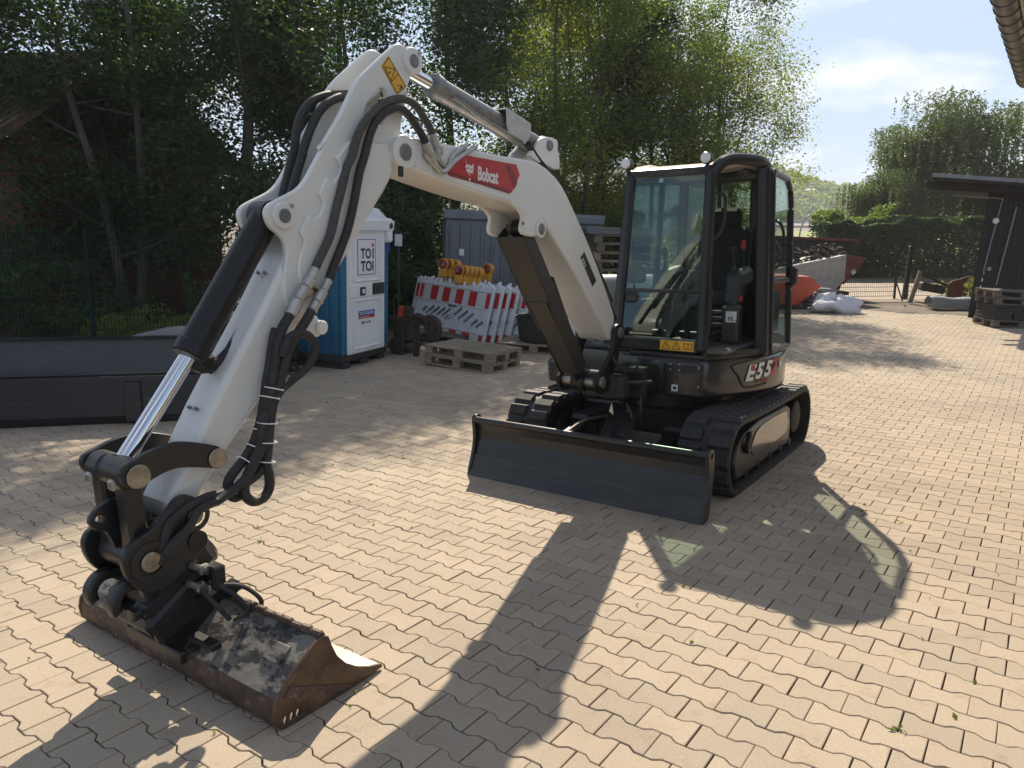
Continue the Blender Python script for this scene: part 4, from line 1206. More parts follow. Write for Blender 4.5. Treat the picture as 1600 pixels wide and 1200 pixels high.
br.beam((3.10, -.42, .145), (3.10, .0, .145), .03, .05, (0, 0, 1))
br.beam((3.03, -.05, .20), (3.03, .12, .20), .05, .03, (0, 0, 1))
br.build('bucket_bracket', 'coupler_paint', bucket)
side('maker_plate', [(2.955, .215), (2.93, .235), (2.93, .235)][:0] or [(0, 0), (.1, 0), (.1, .08), (0, .08)], 0, .005, 'bucket_mud', bucket, M=frame_from((2.972, .325, .197), (0, 1, 0), (-.80, 0, .6)), bev=.006)

# ---- hoses on arm and boom
def hose(name, key, r, mat='hose_rubber', sm=4, parent=exc, n=10):
    return MB().tube(D[key], r, n=n, smooth=sm).build(name, mat, parent)
hose('arm_hose', 'hoseA', .021, 'hose_sleeve')
hose('arm_hose', 'hoseB', .021)
for k in ('fitA', 'fitB'):
    f_ = MB()
    P_ = [Vector(p) for p in D[k]]
    rs = (.021, .028, .025, .030, .024)
    for i in range(len(P_) - 1):
        f_.cyl(P_[i], P_[i + 1], rs[i], n=12, bev=.004)
    f_.build('quick_coupling', 'zinc', exc)
hb = MB()
a_, b_ = Vector(D['fitA'][2]), Vector(D['fitB'][1])
hb.beam(a_ + Vector((0, -.01, .02)), b_ + Vector((0, -.01, .0)), .012, .055, (0, 1, 0))
hb.beam((a_ + b_) / 2 + Vector((0, -.01, 0)), (a_ + b_) / 2 + Vector((.05, -.05, -.04)), .05, .012, (0, 1, 0))
hb.build('hose_bracket', 'steel', exc)
hose('tool_hose', 'hoseA2', .022)
hose('tool_hose', 'hoseB2', .022)
hose('tool_hose', 'hoseC', .022)
hose('tool_hose', 'hoseD', .019)
hose('tool_hose', 'hoseL1', .021)
hose('tool_hose', 'hoseL2', .021)
hose('tool_hose', 'boomhose', .017)
hose('tool_hose', 'boomhose2', .017)
hose('steel_pipe', 'steelpipe', .014, 'zinc')
hose('steel_pipe', 'steelpipe2', .014, 'zinc')
# hose ends at the boom tip
he = MB()
for k in ('hoseA', 'hoseB'):
    a, b = Vector(D[k][0]), Vector(D[k][1])
    d = (a - b).normalized()
    he.cyl(a - d * .01, a + d * .06, .026, n=10, bev=.004)
    he.cyl(a + d * .06, a + d * .13, .018, n=10)
he.cham((1.43, -.065, 2.315), (.06, .03, .05), .008)
he.build('hose_end', 'zinc', exc)
# cable ties round the hose bundle
for (hx, idx, r_) in (('hoseA2', 4, .038), ('hoseA2', 5, .040), ('hoseA2', 6, .040), ('hoseA2', 7, .042), ('hoseA2', 8, .040), ('hoseC', 6, .032), ('hoseC', 7, .032), ('hoseC', 8, .034)):
    p = Vector(D[hx][idx])
    d = (Vector(D[hx][idx + 1]) - Vector(D[hx][idx - 1])).normalized()
    a, b = d.orthogonal().normalized(), None
    b = d.cross(a)
    ctr = p + Vector((0, .012, 0))
    loop = [ctr + (a * math.cos(t) + b * math.sin(t)) * r_ for t in np.linspace(0, 6.3, 17)]
    MB().tube(loop, .0028, n=5, smooth=0).cham(loop[4], (.012, .012, .008), .002).build('cable_tie', 'white_decal', exc)
# short hoses at the boom foot and swing post
fh = MB()
fh.tube([(-.62, .10, .62), (-.60, .16, .52), (-.66, .14, .42), (-.9, .1, .38)], .013, n=8)
fh.tube([(-.66, .20, .68), (-.63, .22, .56), (-.7, .2, .42)], .011, n=8)
fh.tube([(-.68, -.12, 1.05), (-.62, -.05, 1.0), (-.60, .02, .92), (-.66, .06, .86)], .012, n=8)
fh.tube([(-.74, .15, 1.0), (-.70, .14, .9), (-.74, .12, .8)], .012, n=8)
fh.tube([(-.68, .28, .80), (-.58, .10, .79), (-.52, -.05, .76)], .018, n=8)
fh.build('swing_hose', 'hose_rubber', exc)

# upper structure scaled about the camera: farther back, slightly larger than drawn above
UPPER = Matrix.Translation((-.30, -.172, -.112)) @ Matrix.Scale(1.065, 4)
for o in kids(exc):
    if o.name.split('.')[0] in ('upper_platform', 'counterweight', 'engine_hood', 'cab_frame', 'cab_roof', 'headliner', 'cab_floor', 'seat', 'armrest_console',
                                'safety_lever', 'side_console', 'travel_pedal', 'monitor', 'louvre_panel', 'work_lamp', 'cab_door'):
        o.matrix_local = UPPER
# ------------------------------------------------------------------ ground: flat near the camera, rising gently beyond
def gz(y):
    t = (np.asarray(y, float) - 7.5) / .8
    return .052 * .8 * np.logaddexp(0, t)
def gzf(y):
    return float(gz(y))
GRAV = Matrix.Rotation(.050, 4, 'X') @ Matrix.Rotation(.035, 4, 'Y')
def place(x, y, rz=0.0, dz=0.0, s=1.0, tilt=True):
    return Matrix.Translation((x, y, gzf(y) + dz)) @ (GRAV if tilt else Matrix()) @ Matrix.Rotation(rz, 4, 'Z') @ Matrix.Scale(s, 4)

pm('soil', (0.11, 0.085, 0.06), (0.17, 0.135, 0.10), scale=1.2, rough=0.9, space='World', c3=(0.05, 0.06, 0.025), s3=3.5, r3=(0.52, 0.7), bump=0.5, bscale=14)
pm('joint_sand', (0.040, 0.033, 0.026), (0.075, 0.062, 0.047), scale=6, rough=0.95, space='World', bump=0.4, bscale=120)
pm('gravel', (0.30, 0.24, 0.18), (0.38, 0.31, 0.24), scale=1.5, rough=0.9, space='World', c3=(0.16, 0.13, 0.09), s3=5, r3=(0.58, 0.75), bump=0.4, bscale=40)
pm('meadow', (0.16, 0.19, 0.035), (0.24, 0.24, 0.06), scale=0.25, rough=0.9, space='World', bump=0.3, bscale=3)
def paver_mat():
    m = bpy.data.materials.new('paver')
    m.use_nodes = True
    t = m.node_tree
    b = t.nodes['Principled BSDF']
    b.inputs['Roughness'].default_value = .82
    b.inputs['Specular IOR Level'].default_value = .3
    g = t.nodes.new('ShaderNodeNewGeometry')
    oi = t.nodes.new('ShaderNodeObjectInfo')
    ad = t.nodes.new('ShaderNodeMath'); ad.operation = 'ADD'
    fr = t.nodes.new('ShaderNodeMath'); fr.operation = 'FRACT'
    t.links.new(g.outputs['Random Per Island'], ad.inputs[0])
    t.links.new(oi.outputs['Random'], ad.inputs[1])
    t.links.new(ad.outputs[0], fr.inputs[0])
    r = t.nodes.new('ShaderNodeValToRGB')
    r.color_ramp.elements[0].color = (.372, .308, .230, 1)
    r.color_ramp.elements[1].color = (.412, .338, .253, 1)
    e = r.color_ramp.elements.new(.12); e.color = (.346, .29, .222, 1)
    e = r.color_ramp.elements.new(.6); e.color = (.392, .322, .241, 1)
    t.links.new(fr.outputs[0], r.inputs['Fac'])
    def noise(sc, det, rough=.6):
        n = t.nodes.new('ShaderNodeTexNoise')
        n.inputs['Scale'].default_value = sc
        n.inputs['Detail'].default_value = det
        n.inputs['Roughness'].default_value = rough
        t.links.new(g.outputs['Position'], n.inputs['Vector'])
        return n
    def mult(col, n, lo, hi, c_lo):
        q = t.nodes.new('ShaderNodeMapRange')
        q.inputs['From Min'].default_value = lo
        q.inputs['From Max'].default_value = hi
        t.links.new(n.outputs['Fac'], q.inputs['Value'])
        mx = t.nodes.new('ShaderNodeMix'); mx.data_type = 'RGBA'
        mx.blend_type = 'MULTIPLY'
        mx.inputs['B'].default_value = (*c_lo, 1)
        t.links.new(q.outputs['Result'], mx.inputs['Factor'])
        t.links.new(col, mx.inputs['A'])
        return mx.outputs['Result']
    c = r.outputs['Color']
    c = mult(c, noise(.55, 5), .45, .72, (.80, .79, .80))       # broad wear
    c = mult(c, noise(7, 6, .7), .56, .74, (.80, .77, .72))     # stains
    c = mult(c, noise(170, 3), .52, .70, (.70, .68, .64))       # dark grains
    c = mult(c, noise(95, 2), .62, .70, (1.22, 1.2, 1.16))      # pale grains
    t.links.new(c, b.inputs['Base Color'])
    n2 = noise(240, 3)
    n3 = noise(18, 4)
    a2 = t.nodes.new('ShaderNodeMath'); a2.operation = 'ADD'
    sc3 = t.nodes.new('ShaderNodeMath'); sc3.operation = 'MULTIPLY'; sc3.inputs[1].default_value = .35
    t.links.new(n3.outputs['Fac'], sc3.inputs[0])
    t.links.new(n2.outputs['Fac'], a2.inputs[0]); t.links.new(sc3.outputs[0], a2.inputs[1])
    bp = t.nodes.new('ShaderNodeBump')
    bp.inputs['Strength'].default_value = .30
    bp.inputs['Distance'].default_value = .0025
    t.links.new(a2.outputs[0], bp.inputs['Height'])
    t.links.new(bp.outputs['Normal'], b.inputs['Normal'])
    MATS['paver'] = m
paver_mat()

def np_mesh(name, V, counts, idx, mat, smooth=False):
    me = bpy.data.meshes.new(name)
    me.vertices.add(len(V))
    me.vertices.foreach_set('co', np.asarray(V, np.float32).ravel())
    me.loops.add(len(idx))
    me.loops.foreach_set('vertex_index', np.asarray(idx, np.int32))
    me.polygons.add(len(counts))
    me.polygons.foreach_set('loop_start', np.r_[0, np.cumsum(counts)[:-1]].astype(np.int32))
    me.update(calc_edges=True)
    for m in (mat if isinstance(mat, (list, tuple)) else [mat]):
        me.materials.append(MATS[m])
    if smooth:
        me.shade_smooth()
    else:
        me.shade_flat()
    return me

# one big sheet of ground out to the horizon
ys = np.r_[np.linspace(-6, 6, 7), np.linspace(6.5, 12, 12), np.array([14, 18, 24, 32, 45, 70, 120, 220, 420, 900])]
xs = np.array([-900, -300, -100, -40, -20, -10, -5, 0, 5, 10, 20, 40, 100, 300, 900.])
X, Y = np.meshgrid(xs, ys)
Vg = np.c_[X.ravel(), Y.ravel(), gz(Y.ravel()) - .034]
nx = len(xs)
idx = []
for j in range(len(ys) - 1):
    for i in range(nx - 1):
        idx += [j * nx + i, j * nx + i + 1, (j + 1) * nx + i + 1, (j + 1) * nx + i]
link('ground', np_mesh('ground', Vg, np.full((len(ys) - 1) * (nx - 1), 4), idx, 'soil', True), kind='structure')
def ground_sheet(name, poly_fn, x0, x1, y0, y1, dz, mat, n=26, kind='structure', parent=None):
    yy = np.linspace(y0, y1, n)
    xx = np.linspace(x0, x1, n)
    X, Y = np.meshgrid(xx, yy)
    V = np.c_[X.ravel(), Y.ravel(), gz(Y.ravel()) + dz]
    idx, cnt = [], 0
    for j in range(n - 1):
        for i in range(n - 1):
            cx, cy_ = (xx[i] + xx[i + 1]) / 2, (yy[j] + yy[j + 1]) / 2
            if poly_fn is None or poly_fn(cx, cy_):
                idx += [j * n + i, j * n + i + 1, (j + 1) * n + i + 1, (j + 1) * n + i]
                cnt += 1
    return link(name, np_mesh(name, V, np.full(cnt, 4), idx, mat, True), parent, kind=kind)

def edge_y(x):
    """far edge of the paved area"""
    return np.interp(x, [-9, -5, -2.2, -.6, 1.5, 4, 7.2, 9.5, 13, 20], [9.6, 9.7, 12.2, 13.4, 15.5, 18.5, 19.6, 17.7, 16.8, 16.8])
yard = ground_sheet('paved_yard', lambda x, y: y < edge_y(x) + .3, -12, 16, -3, 20, -.011, 'joint_sand', 60)
ground_sheet('gravel_road', None, 5.5, 30, 20.5, 27, -.02, 'gravel', 12)
ground_sheet('field', None, 6, 140, 34, 190, .0, 'meadow', 14)

YAW, PX0, PY0, PU, PV = -.6268, 1.3273, 3.2095, .2015, .1379
cyaw, syaw = math.cos(YAW), math.sin(YAW)
hw, hn, gap = PV / 2 + .0105, PV / 2 - .0105, .0026
def stone_outline(g_):
    e = PU / 2 - g_
    w1, w2 = hw - g_, hn - g_
    q = [(e, w1), (.066, w1), (.036, w2), (-.036, w2), (-.066, w1), (-e, w1)]
    return q + [(-x, -y) for x, y in q]
o_top, o_mid = stone_outline(gap + .0026), stone_outline(gap)
base_v = np.array([(x, y, 0) for x, y in o_top] + [(x, y, -.0018) for x, y in o_mid] + [(x, y, -.020) for x, y in o_mid])
base_f = [tuple(range(12))]
for i in range(12):
    j = (i + 1) % 12
    base_f += [(j, i, 12 + i, 12 + j), (12 + j, 12 + i, 24 + i, 24 + j)]
u = np.arange(-90, 110)
v = np.arange(-160, 60)
U, W = np.meshgrid(u, v)
U = U + .5 * (W % 2) + .5          # stone centres lie half way between the end joints
a, b = U.ravel() * PU, -W.ravel() * PV
SX, SY = PX0 + a * cyaw - b * syaw, PY0 + a * syaw + b * cyaw
m = (SY > 1.0) & (SY < edge_y(SX)) & (np.abs(SX) < .74 * SY + 1.3) & (SX < 15) & (SX > -9) & (SY < 19.5)
SX, SY = SX[m], SY[m]
SZ = gz(SY) + rng.normal(0, .0008, len(SX))
dz = (np.asarray(gz(SY + .05)) - gz(SY - .05)) / .1
tx, ty = rng.normal(0, .0022, len(SX)), rng.normal(0, .0022, len(SX)) + dz
yw = YAW + rng.normal(0, .006, len(SX)) + np.where(rng.random(len(SX)) < .5, 0, math.pi)
dx_, dy_ = rng.normal(0, .0011, len(SX)), rng.normal(0, .0011, len(SX))
depth = SY * math.cos(PITCH) + (1.7274 - SZ) * math.sin(PITCH)
inview = (np.abs(SX / depth) < .70) & ((SY * math.sin(PITCH) + (SZ - 1.7274) * math.cos(PITCH)) / depth > -.53)
order = np.argsort(np.where(inview, depth, 1e6))
near = order[:300]
far = order[300:]
me_st = bpy.data.meshes.new('paving_stone')
me_st.from_pydata([tuple(p) for p in base_v], [], base_f)
me_st.materials.append(MATS['paver'])
for k in near:
    M = Matrix.Translation((SX[k] + dx_[k], SY[k] + dy_[k], SZ[k])) @ Matrix.Rotation(ty[k], 4, 'X') @ Matrix.Rotation(tx[k], 4, 'Y') @ Matrix.Rotation(yw[k], 4, 'Z')
    link('paving_stone', me_st, yard, M=M)
c_, s_ = np.cos(yw[far])[:, None], np.sin(yw[far])[:, None]
bx, by, bz = base_v[:, 0][None], base_v[:, 1][None], base_v[:, 2][None]
vx, vy = bx * c_ - by * s_, bx * s_ + by * c_
V = np.stack([vx + (SX[far] + dx_[far])[:, None], vy + (SY[far] + dy_[far])[:, None], bz + SZ[far][:, None] + vy * ty[far][:, None] - vx * tx[far][:, None]], -1).reshape(-1, 3)
cnt1 = np.array([len(f) for f in base_f])
idx1 = np.concatenate([np.array(f) for f in base_f])
idx = (idx1[None] + 36 * np.arange(len(far))[:, None]).ravel()
link('paving_stones', np_mesh('paving_stones', V, np.tile(cnt1, len(far)), idx, 'paver'), yard, kind='stuff')

# ------------------------------------------------------------------ foliage
leaf_mat('leaf_dark', [(0.024, 0.046, 0.022), (0.036, 0.066, 0.026), (0.052, 0.088, 0.030), (0.030, 0.054, 0.030)], trans=.4)
leaf_mat('leaf_mid', [(0.062, 0.10, 0.030), (0.098, 0.14, 0.038), (0.135, 0.162, 0.045), (0.074, 0.11, 0.038)], trans=.5)
leaf_mat('leaf_yellow', [(0.10, 0.125, 0.032), (0.15, 0.165, 0.040), (0.205, 0.185, 0.045), (0.12, 0.14, 0.040)], trans=.55)
leaf_mat('leaf_birch', [(0.060, 0.082, 0.038), (0.085, 0.108, 0.048), (0.072, 0.092, 0.044), (0.105, 0.12, 0.056)], trans=.4)
leaf_mat('leaf_hedge', [(0.032, 0.062, 0.028), (0.052, 0.085, 0.034), (0.075, 0.105, 0.042)], trans=.3)
pm('bark', (0.06, 0.052, 0.044), (0.10, 0.088, 0.075), scale=8, rough=0.9, bump=0.5, bscale=40, stretch=(1, 1, .25))
def leaves(C, size, name, mat, droop=0.0, aspect=.55, rg=rng):
    n = len(C)
    d = rg.normal(size=(n, 3))
    d[:, 2] = d[:, 2] * .55 - droop
    d /= np.linalg.norm(d, axis=1)[:, None]
    q = rg.normal(size=(n, 3))
    q -= d * (q * d).sum(1)[:, None]
    q /= np.linalg.norm(q, axis=1)[:, None]
    s = size * rg.uniform(.6, 1.35, n)[:, None]
    nrm = np.cross(d, q)
    p0 = C - d * s * .5
    p2 = C + d * s * .5
    p1 = C + q * s * aspect * .5 + nrm * s * .10
    p3 = C - q * s * aspect * .5 + nrm * s * .10
    V = np.stack([p0, p1, p2, p3], 1).reshape(-1, 3)
    return np_mesh(name, V, np.full(n, 4), np.arange(4 * n), mat)

def make_tree(h, r, seed, n_leaf, leaf, mat, base=.12, stems=1, lean=0.0, spread=.42, weep=0.0, clump=None):
    """trunk and limbs as one mesh, crown as leaf-sized faces round the twigs"""
    rg = np.random.default_rng(seed)
    mb = MB()
    tips = []
    for s in range(stems):
        off = rg.normal(0, .25 * (stems > 1), 2)
        ang = rg.uniform(0, 6.28)
        ln = lean + (.10 if stems > 1 else .03) * rg.uniform(.3, 1.4)
        top = np.array([off[0] + math.cos(ang) * ln * h, off[1] + math.sin(ang) * ln * h, h * rg.uniform(.82, .95)])
        pts = [np.array([off[0], off[1], -.15])]
        for k in range(1, 5):
            t = k / 4
            pts.append(np.array([off[0], off[1], 0]) * (1 - t) + top * t + np.r_[rg.normal(0, .10, 2), 0])
        r0 = .016 * h * (1.0 if stems == 1 else .6)
        mb.tube(pts, [r0, r0 * .75, r0 * .5, r0 * .3, r0 * .12], n=8, smooth=3)
        nb = int(16 / stems ** .5)
        for k in range(nb):
            t = base + (1 - base) * (k + rg.uniform(0, 1)) / nb
            i = min(int(t * 4), 3)
            p = pts[i] + (pts[i + 1] - pts[i]) * (t * 4 - i)
            aa = rg.uniform(0, 6.28)
            reach = r * (1.0 - .55 * abs(t - .42) / .58) * rg.uniform(.65, 1.05)
            upw = reach * (spread + .5 * t) * rg.uniform(.5, 1.2)
            e = p + np.array([math.cos(aa) * reach, math.sin(aa) * reach, upw])
            mid = (p + e) / 2 + np.array([0, 0, -.08 * reach])
            br = r0 * .34 * (1.1 - t)
            mb.tube([p, mid, e], [br, br * .6, br * .2], n=5, smooth=2, caps=False)
            for q in range(6):
                f = rg.uniform(.35, 1.0)
                s_ = p + (e - p) * f
                tw = s_ + rg.normal(0, .28 * reach, 3) * np.array([1, 1, .7])
                mb.tube([s_, (s_ + tw) / 2 + rg.normal(0, .04, 3), tw], [br * .25, br * .15, br * .06], n=3, smooth=0, caps=False)
                tips.append(tw)
            tips.append(e)
        tips.append(pts[-1])
    tips = np.array(tips)
    wt_ = rg.gamma(1.6 if weep else .75, 1.0, len(tips))
    k = rg.choice(len(tips), n_leaf, p=wt_ / wt_.sum())
    sig = (clump or .135 * r)
    C = tips[k] + rg.normal(0, sig, (n_leaf, 3)) * np.array([1, 1, .8])
    if weep:
        f = rg.uniform(0, 1, n_leaf)
        hang = tips[k] * 1.0
        strand = rg.integers(0, 14, n_leaf)
        ph = (strand * 2.399 + k * 1.7)
        rr_ = .18 + .07 * strand
        C = hang + np.c_[np.cos(ph) * rr_, np.sin(ph) * rr_, .25 - .3 * rr_] + np.c_[rg.normal(0, .06, n_leaf), rg.normal(0, .06, n_leaf), -f * weep * (.5 + .5 * np.abs(np.sin(k * 3.1 + strand)))]
    C[:, 2] = np.maximum(C[:, 2], .1 + rg.uniform(0, .3, n_leaf))
    tm = mb.mesh('trunk', 'bark', 60)
    return tm, leaves(C, leaf, 'crown', mat, droop=.5 if weep else .15, rg=rg)

KIND = {
    'a': make_tree(10.5, 2.5, 1, 46000, .098, 'leaf_dark', base=.10),
    'b': make_tree(10.0, 2.3, 2, 42000, .096, 'leaf_dark', base=.14, stems=2),
    'c': make_tree(9.5, 2.2, 3, 38000, .082, 'leaf_mid', base=.10, stems=3),
    'd': make_tree(9.0, 2.6, 4, 36000, .084, 'leaf_yellow', base=.10, stems=4, spread=.7),
}
def tree(kind, x, y, rz, s, label, name='tree', group=None):
    t = thing(name, label, 'tree', place(x, y, rz, -.05, s, tilt=False), group)
    link('trunk', KIND[kind][0], t)
    link('crown', KIND[kind][1], t)
    return t
TREES = [
    ('a', -14.2, 17.5, .3, .95, 'dark tree over the tiled roof at the far left'),
    ('b', -13.0, 13.6, 2.1, .62, 'lower dark tree in front of the brick house at the left edge'),
    ('a', -8.9, 17.0, 4.0, .98, 'dark leafy tree right of the tiled roof behind the wire fence'),
    ('b', -7.2, 14.0, 1.1, 1.05, 'tall dark tree with forked trunk left of the bucket cylinder'),
    ('a', -5.2, 14.6, 5.2, 1.0, 'dense dark tree directly behind the raised elbow of the arm'),
    ('b', -3.4, 14.8, .4, .97, 'dark tree with two stems behind the portable toilet'),
    ('a', -1.3, 18.8, 2.8, 1.02, 'dark tree behind the left end of the ribbed container'),
    ('c', .5, 18.6, .9, 1.04, 'mid green many-stemmed tree above the arm cylinder'),
    ('d', 2.3, 19.4, 3.3, 1.02, 'yellow green tree with slim upright stems above the boom bend'),
    ('a', 3.6, 21.5, 1.7, .84, 'dark tree behind the stacked pallets, between two yellow green ones'),
    ('c', 5.0, 21.0, 4.4, .98, 'mid green tree behind the cab roof'),
    ('d', 5.7, 21.5, 5.6, .80, 'yellow green tree at the right end of the tree row, leaning towards open sky'),
    ('b', -10.6, 21.0, 3.0, 1.1, 'dark tree standing farther back behind the row, at the left'),
    ('a', -4.6, 20.5, .8, 1.1, 'dark tree standing farther back behind the row, left of the toilet'),
    ('b', 1.6, 24.5, 5.0, 1.0, 'dark tree standing farther back behind the row, over the boom'),
]
for t in TREES:
    tree(*t)
# slim willow-like tree with long sloping limbs against the sky
wt = make_tree(8.6, 2.6, 21, 22000, .085, 'leaf_mid', base=.30, stems=4, lean=.06, spread=1.0, clump=.2)
t = thing('tree', 'thin-leaved tree with long bare limbs sloping out over the cab roof', 'tree', place(5.0, 20.4, .6, -.05, .86, False))
link('trunk', wt[0], t)
link('crown', wt[1], t)
bm_ = make_tree(8.2, 4.4, 37, 90000, .13, 'leaf_birch', base=.30, stems=2, spread=.55, weep=2.1)
t = thing('weeping_birch', 'big weeping birch with drooping strands behind the clipped hedge', 'tree', place(20.9, 37.0, 1.4, -.1, .93, False))
link('trunk', bm_[0], t)
link('crown', bm_[1], t)
t = thing('weeping_birch', 'smaller drooping birch left of the big one, behind the hedge', 'tree', place(17.9, 36.0, 2.4, -.1, .52, False))
link('trunk', bm_[0], t)
link('crown', bm_[1], t)
t = thing('tree', 'small loose tree showing above the roof of the dark shed', 'tree', place(25.6, 37.0, 2.4, -.1, .62, False))
link('trunk', KIND['c'][0], t)
link('crown', KIND['c'][1], t)

def hedge(name, label, x0, x1, y0, y1, h, n, leaf, mat, cat='hedge', seed=5, rough=.12, kind=None):
    rg = np.random.default_rng(seed)
    x = rg.uniform(x0, x1, n)
    f = rg.integers(0, 3, n)
    y = np.where(f == 0, y0 + np.abs(rg.normal(0, .12, n)), rg.uniform(y0, y1, n))
    top = h + rough * (np.sin(x * 2.1) + np.sin(x * 5.3 + 1) * .6 + np.sin(x * .7 + 2))
    z = np.where(f == 0, rg.uniform(0, 1, n) * top, np.where(f == 1, top - np.abs(rg.normal(0, .15, n)), rg.uniform(0, 1, n) * top))
    y = y + rough * np.sin(z * 5 + x * 3) * .6
    C = np.c_[x, y, z + gz(y)]
    me = leaves(C, leaf, name, mat, rg=rg)
    if kind:
        return link(name, me, None, kind=kind)
    t = thing(name, label, cat, Matrix.Translation(((x0 + x1) / 2, (y0 + y1) / 2, gzf(y0))))
    o = link('foliage', me, t)
    o.matrix_parent_inverse = t.matrix_world.inverted()
    core = MB()
    for k in range(14):
        xx = x0 + (x1 - x0) * (k + .5) / 14
        core.tube([(xx, (y0 + y1) / 2, gzf(y0) - .1), (xx + rg.uniform(-.2, .2), (y0 + y1) / 2, gzf(y0) + h * .8)], .03, n=5, smooth=0)
    c = core.build('stem', 'bark', t, kind='stuff')
    c.matrix_parent_inverse = t.matrix_world.inverted()
    return t
hedge('hedge', 'long clipped dark green hedge behind the wire gate', 12.3, 25, 29.5, 31.5, 2.2, 70000, .12, 'leaf_hedge', seed=8)
hedge('shrub', 'rounded light green shrub rising at the left end of the clipped hedge', 12.6, 15.4, 30.4, 32.2, 2.55, 9000, .13, 'leaf_mid', cat='shrub', seed=9, rough=.25)
hedge('undergrowth', None, -11, -6.2, 10.35, 13.2, 1.6, 12000, .10, 'leaf_dark', seed=12, rough=.45, kind='stuff')
hedge('undergrowth', None, -6.3, -4.4, 10.4, 12.2, .75, 2600, .09, 'leaf_mid', seed=16, rough=.3, kind='stuff')
hedge('undergrowth', None, -4.5, -3.0, 10.35, 13.2, 1.6, 5000, .10, 'leaf_dark', seed=17, rough=.45, kind='stuff')
hedge('undergrowth', None, -5.2, -1.55, 14.9, 16.8, 2.7, 52000, .135, 'leaf_dark', seed=13, rough=.4, kind='stuff')
hedge('undergrowth', None, 1.0, 6.6, 22.2, 24.5, 3.0, 22000, .12, 'leaf_mid', seed=14, rough=.5, kind='stuff')
hedge('weeds', None, 12.2, 14.0, 20.6, 21.6, .55, 2500, .09, 'leaf_yellow', seed=15, rough=.2, kind='stuff')
# far wooded hill
rg = np.random.default_rng(77)
hx = np.linspace(-60, 330, 70)
hy = np.linspace(300, 470, 20)
X, Y = np.meshgrid(hx, hy)
H = 40 * np.exp(-((Y - 400) / 70) ** 2) * (.75 + .16 * np.sin(X / 40) + .09 * np.sin(X / 17 + 1)) + gz(Y) - 3
V = np.c_[X.ravel(), Y.ravel(), H.ravel()]
idx = []
for j in range(19):
    for i in range(69):
        idx += [j * 70 + i, j * 70 + i + 1, (j + 1) * 70 + i + 1, (j + 1) * 70 + i]
pm('hill_soil', (0.03, 0.045, 0.018), (0.04, 0.055, 0.02), scale=.05, rough=.9, space='World')
link('hill', np_mesh('hill', V, np.full(19 * 69, 4), idx, 'hill_soil', True), kind='structure')
n = 30000
x = rg.uniform(60, 230, n); y = rg.uniform(305, 400, n)
hz = 40 * np.exp(-((y - 400) / 70) ** 2) * (.75 + .16 * np.sin(x / 40) + .09 * np.sin(x / 17 + 1)) + gz(y) - 3
clx = np.round(x / 6) * 6
z = hz + 3.0 * np.cos((x - clx) / 6 * 3.1) * (.6 + .5 * np.sin(clx * 12.9 + np.round(y / 6) * 7.3)) + rg.uniform(-1, 1.4, n)
link('woodland', leaves(np.c_[x, y, z], 2.0, 'woodland', 'leaf_mid', aspect=.8, rg=rg), kind='stuff')
# ------------------------------------------------------------------ things standing round the yard
pm('toilet_blue', (0.012, 0.10, 0.19), (0.018, 0.13, 0.23), scale=3, rough=0.45)
pm('toilet_white', (0.80, 0.81, 0.82), (0.72, 0.73, 0.74), scale=3, rough=0.4)
pm('skid_black', (0.018, 0.019, 0.022), (0.035, 0.036, 0.04), scale=6, rough=0.6)
pm('sign_blue', (0.02, 0.05, 0.30), rough=0.4)
pm('sign_red', (0.55, 0.02, 0.03), rough=0.4)
pm('barrier_white', (0.70, 0.72, 0.74), (0.58, 0.60, 0.62), scale=4, rough=0.5)
pm('barrier_red', (0.52, 0.022, 0.025), (0.42, 0.02, 0.02), scale=6, rough=0.4)
pm('reflective_white', (0.62, 0.62, 0.60), (0.55, 0.55, 0.53), scale=6, rough=0.35)
pm('lamp_yellow', (0.62, 0.30, 0.015), (0.52, 0.24, 0.012), scale=10, rough=0.4)
pm('lamp_red_lens', (0.14, 0.008, 0.01), (0.22, 0.012, 0.012), scale=30, rough=0.2, coat=0.6)
pm('container_blue', (0.125, 0.145, 0.17), (0.165, 0.185, 0.21), scale=2, rough=0.45, c3=(0.07, 0.06, 0.055), s3=5, r3=(0.64, 0.8))
pm('pallet_wood', (0.31, 0.25, 0.18), (0.18, 0.145, 0.105), scale=5, rough=0.85, stretch=(.4, 6, 6), bump=0.3, bscale=40)
pm('pallet_grey', (0.16, 0.135, 0.11), (0.085, 0.072, 0.06), scale=5, rough=0.9, stretch=(.4, 6, 6), bump=0.3, bscale=40)
pm('tub_black', (0.022, 0.022, 0.024), (0.04, 0.04, 0.042), scale=5, rough=0.6)
pm('trough_steel', (0.012, 0.0125, 0.017), (0.022, 0.022, 0.027), scale=2, rough=0.34, c3=(0.085, 0.08, 0.08), s3=8, r3=(0.60, 0.74), stretch=(.5, 1, 2.5), bump=0.08, bscale=12, coat=.15)
pm('rusty_steel', (0.05, 0.032, 0.022), (0.022, 0.018, 0.016), scale=12, rough=0.7, bump=0.2, bscale=60)
pm('fence_green', (0.004, 0.016, 0.013), (0.006, 0.02, 0.017), scale=10, rough=0.8, spec=.15)
pm('fence_dark', (0.012, 0.022, 0.024), (0.02, 0.03, 0.032), scale=10, rough=0.5)
pm('brick_red', (0.10, 0.03, 0.022), (0.07, 0.022, 0.018), scale=6, rough=0.85, bump=0.3)
pm('roof_tile', (0.16, 0.10, 0.075), (0.09, 0.06, 0.05), scale=4, rough=0.8)
pm('shed_wood', (0.013, 0.0095, 0.010), (0.022, 0.016, 0.015), scale=3, rough=0.75, stretch=(6, 6, .5), bump=0.2, bscale=30)
pm('roof_edge', (0.22, 0.22, 0.23), (0.16, 0.16, 0.17), scale=5, rough=0.5, metal=.4)
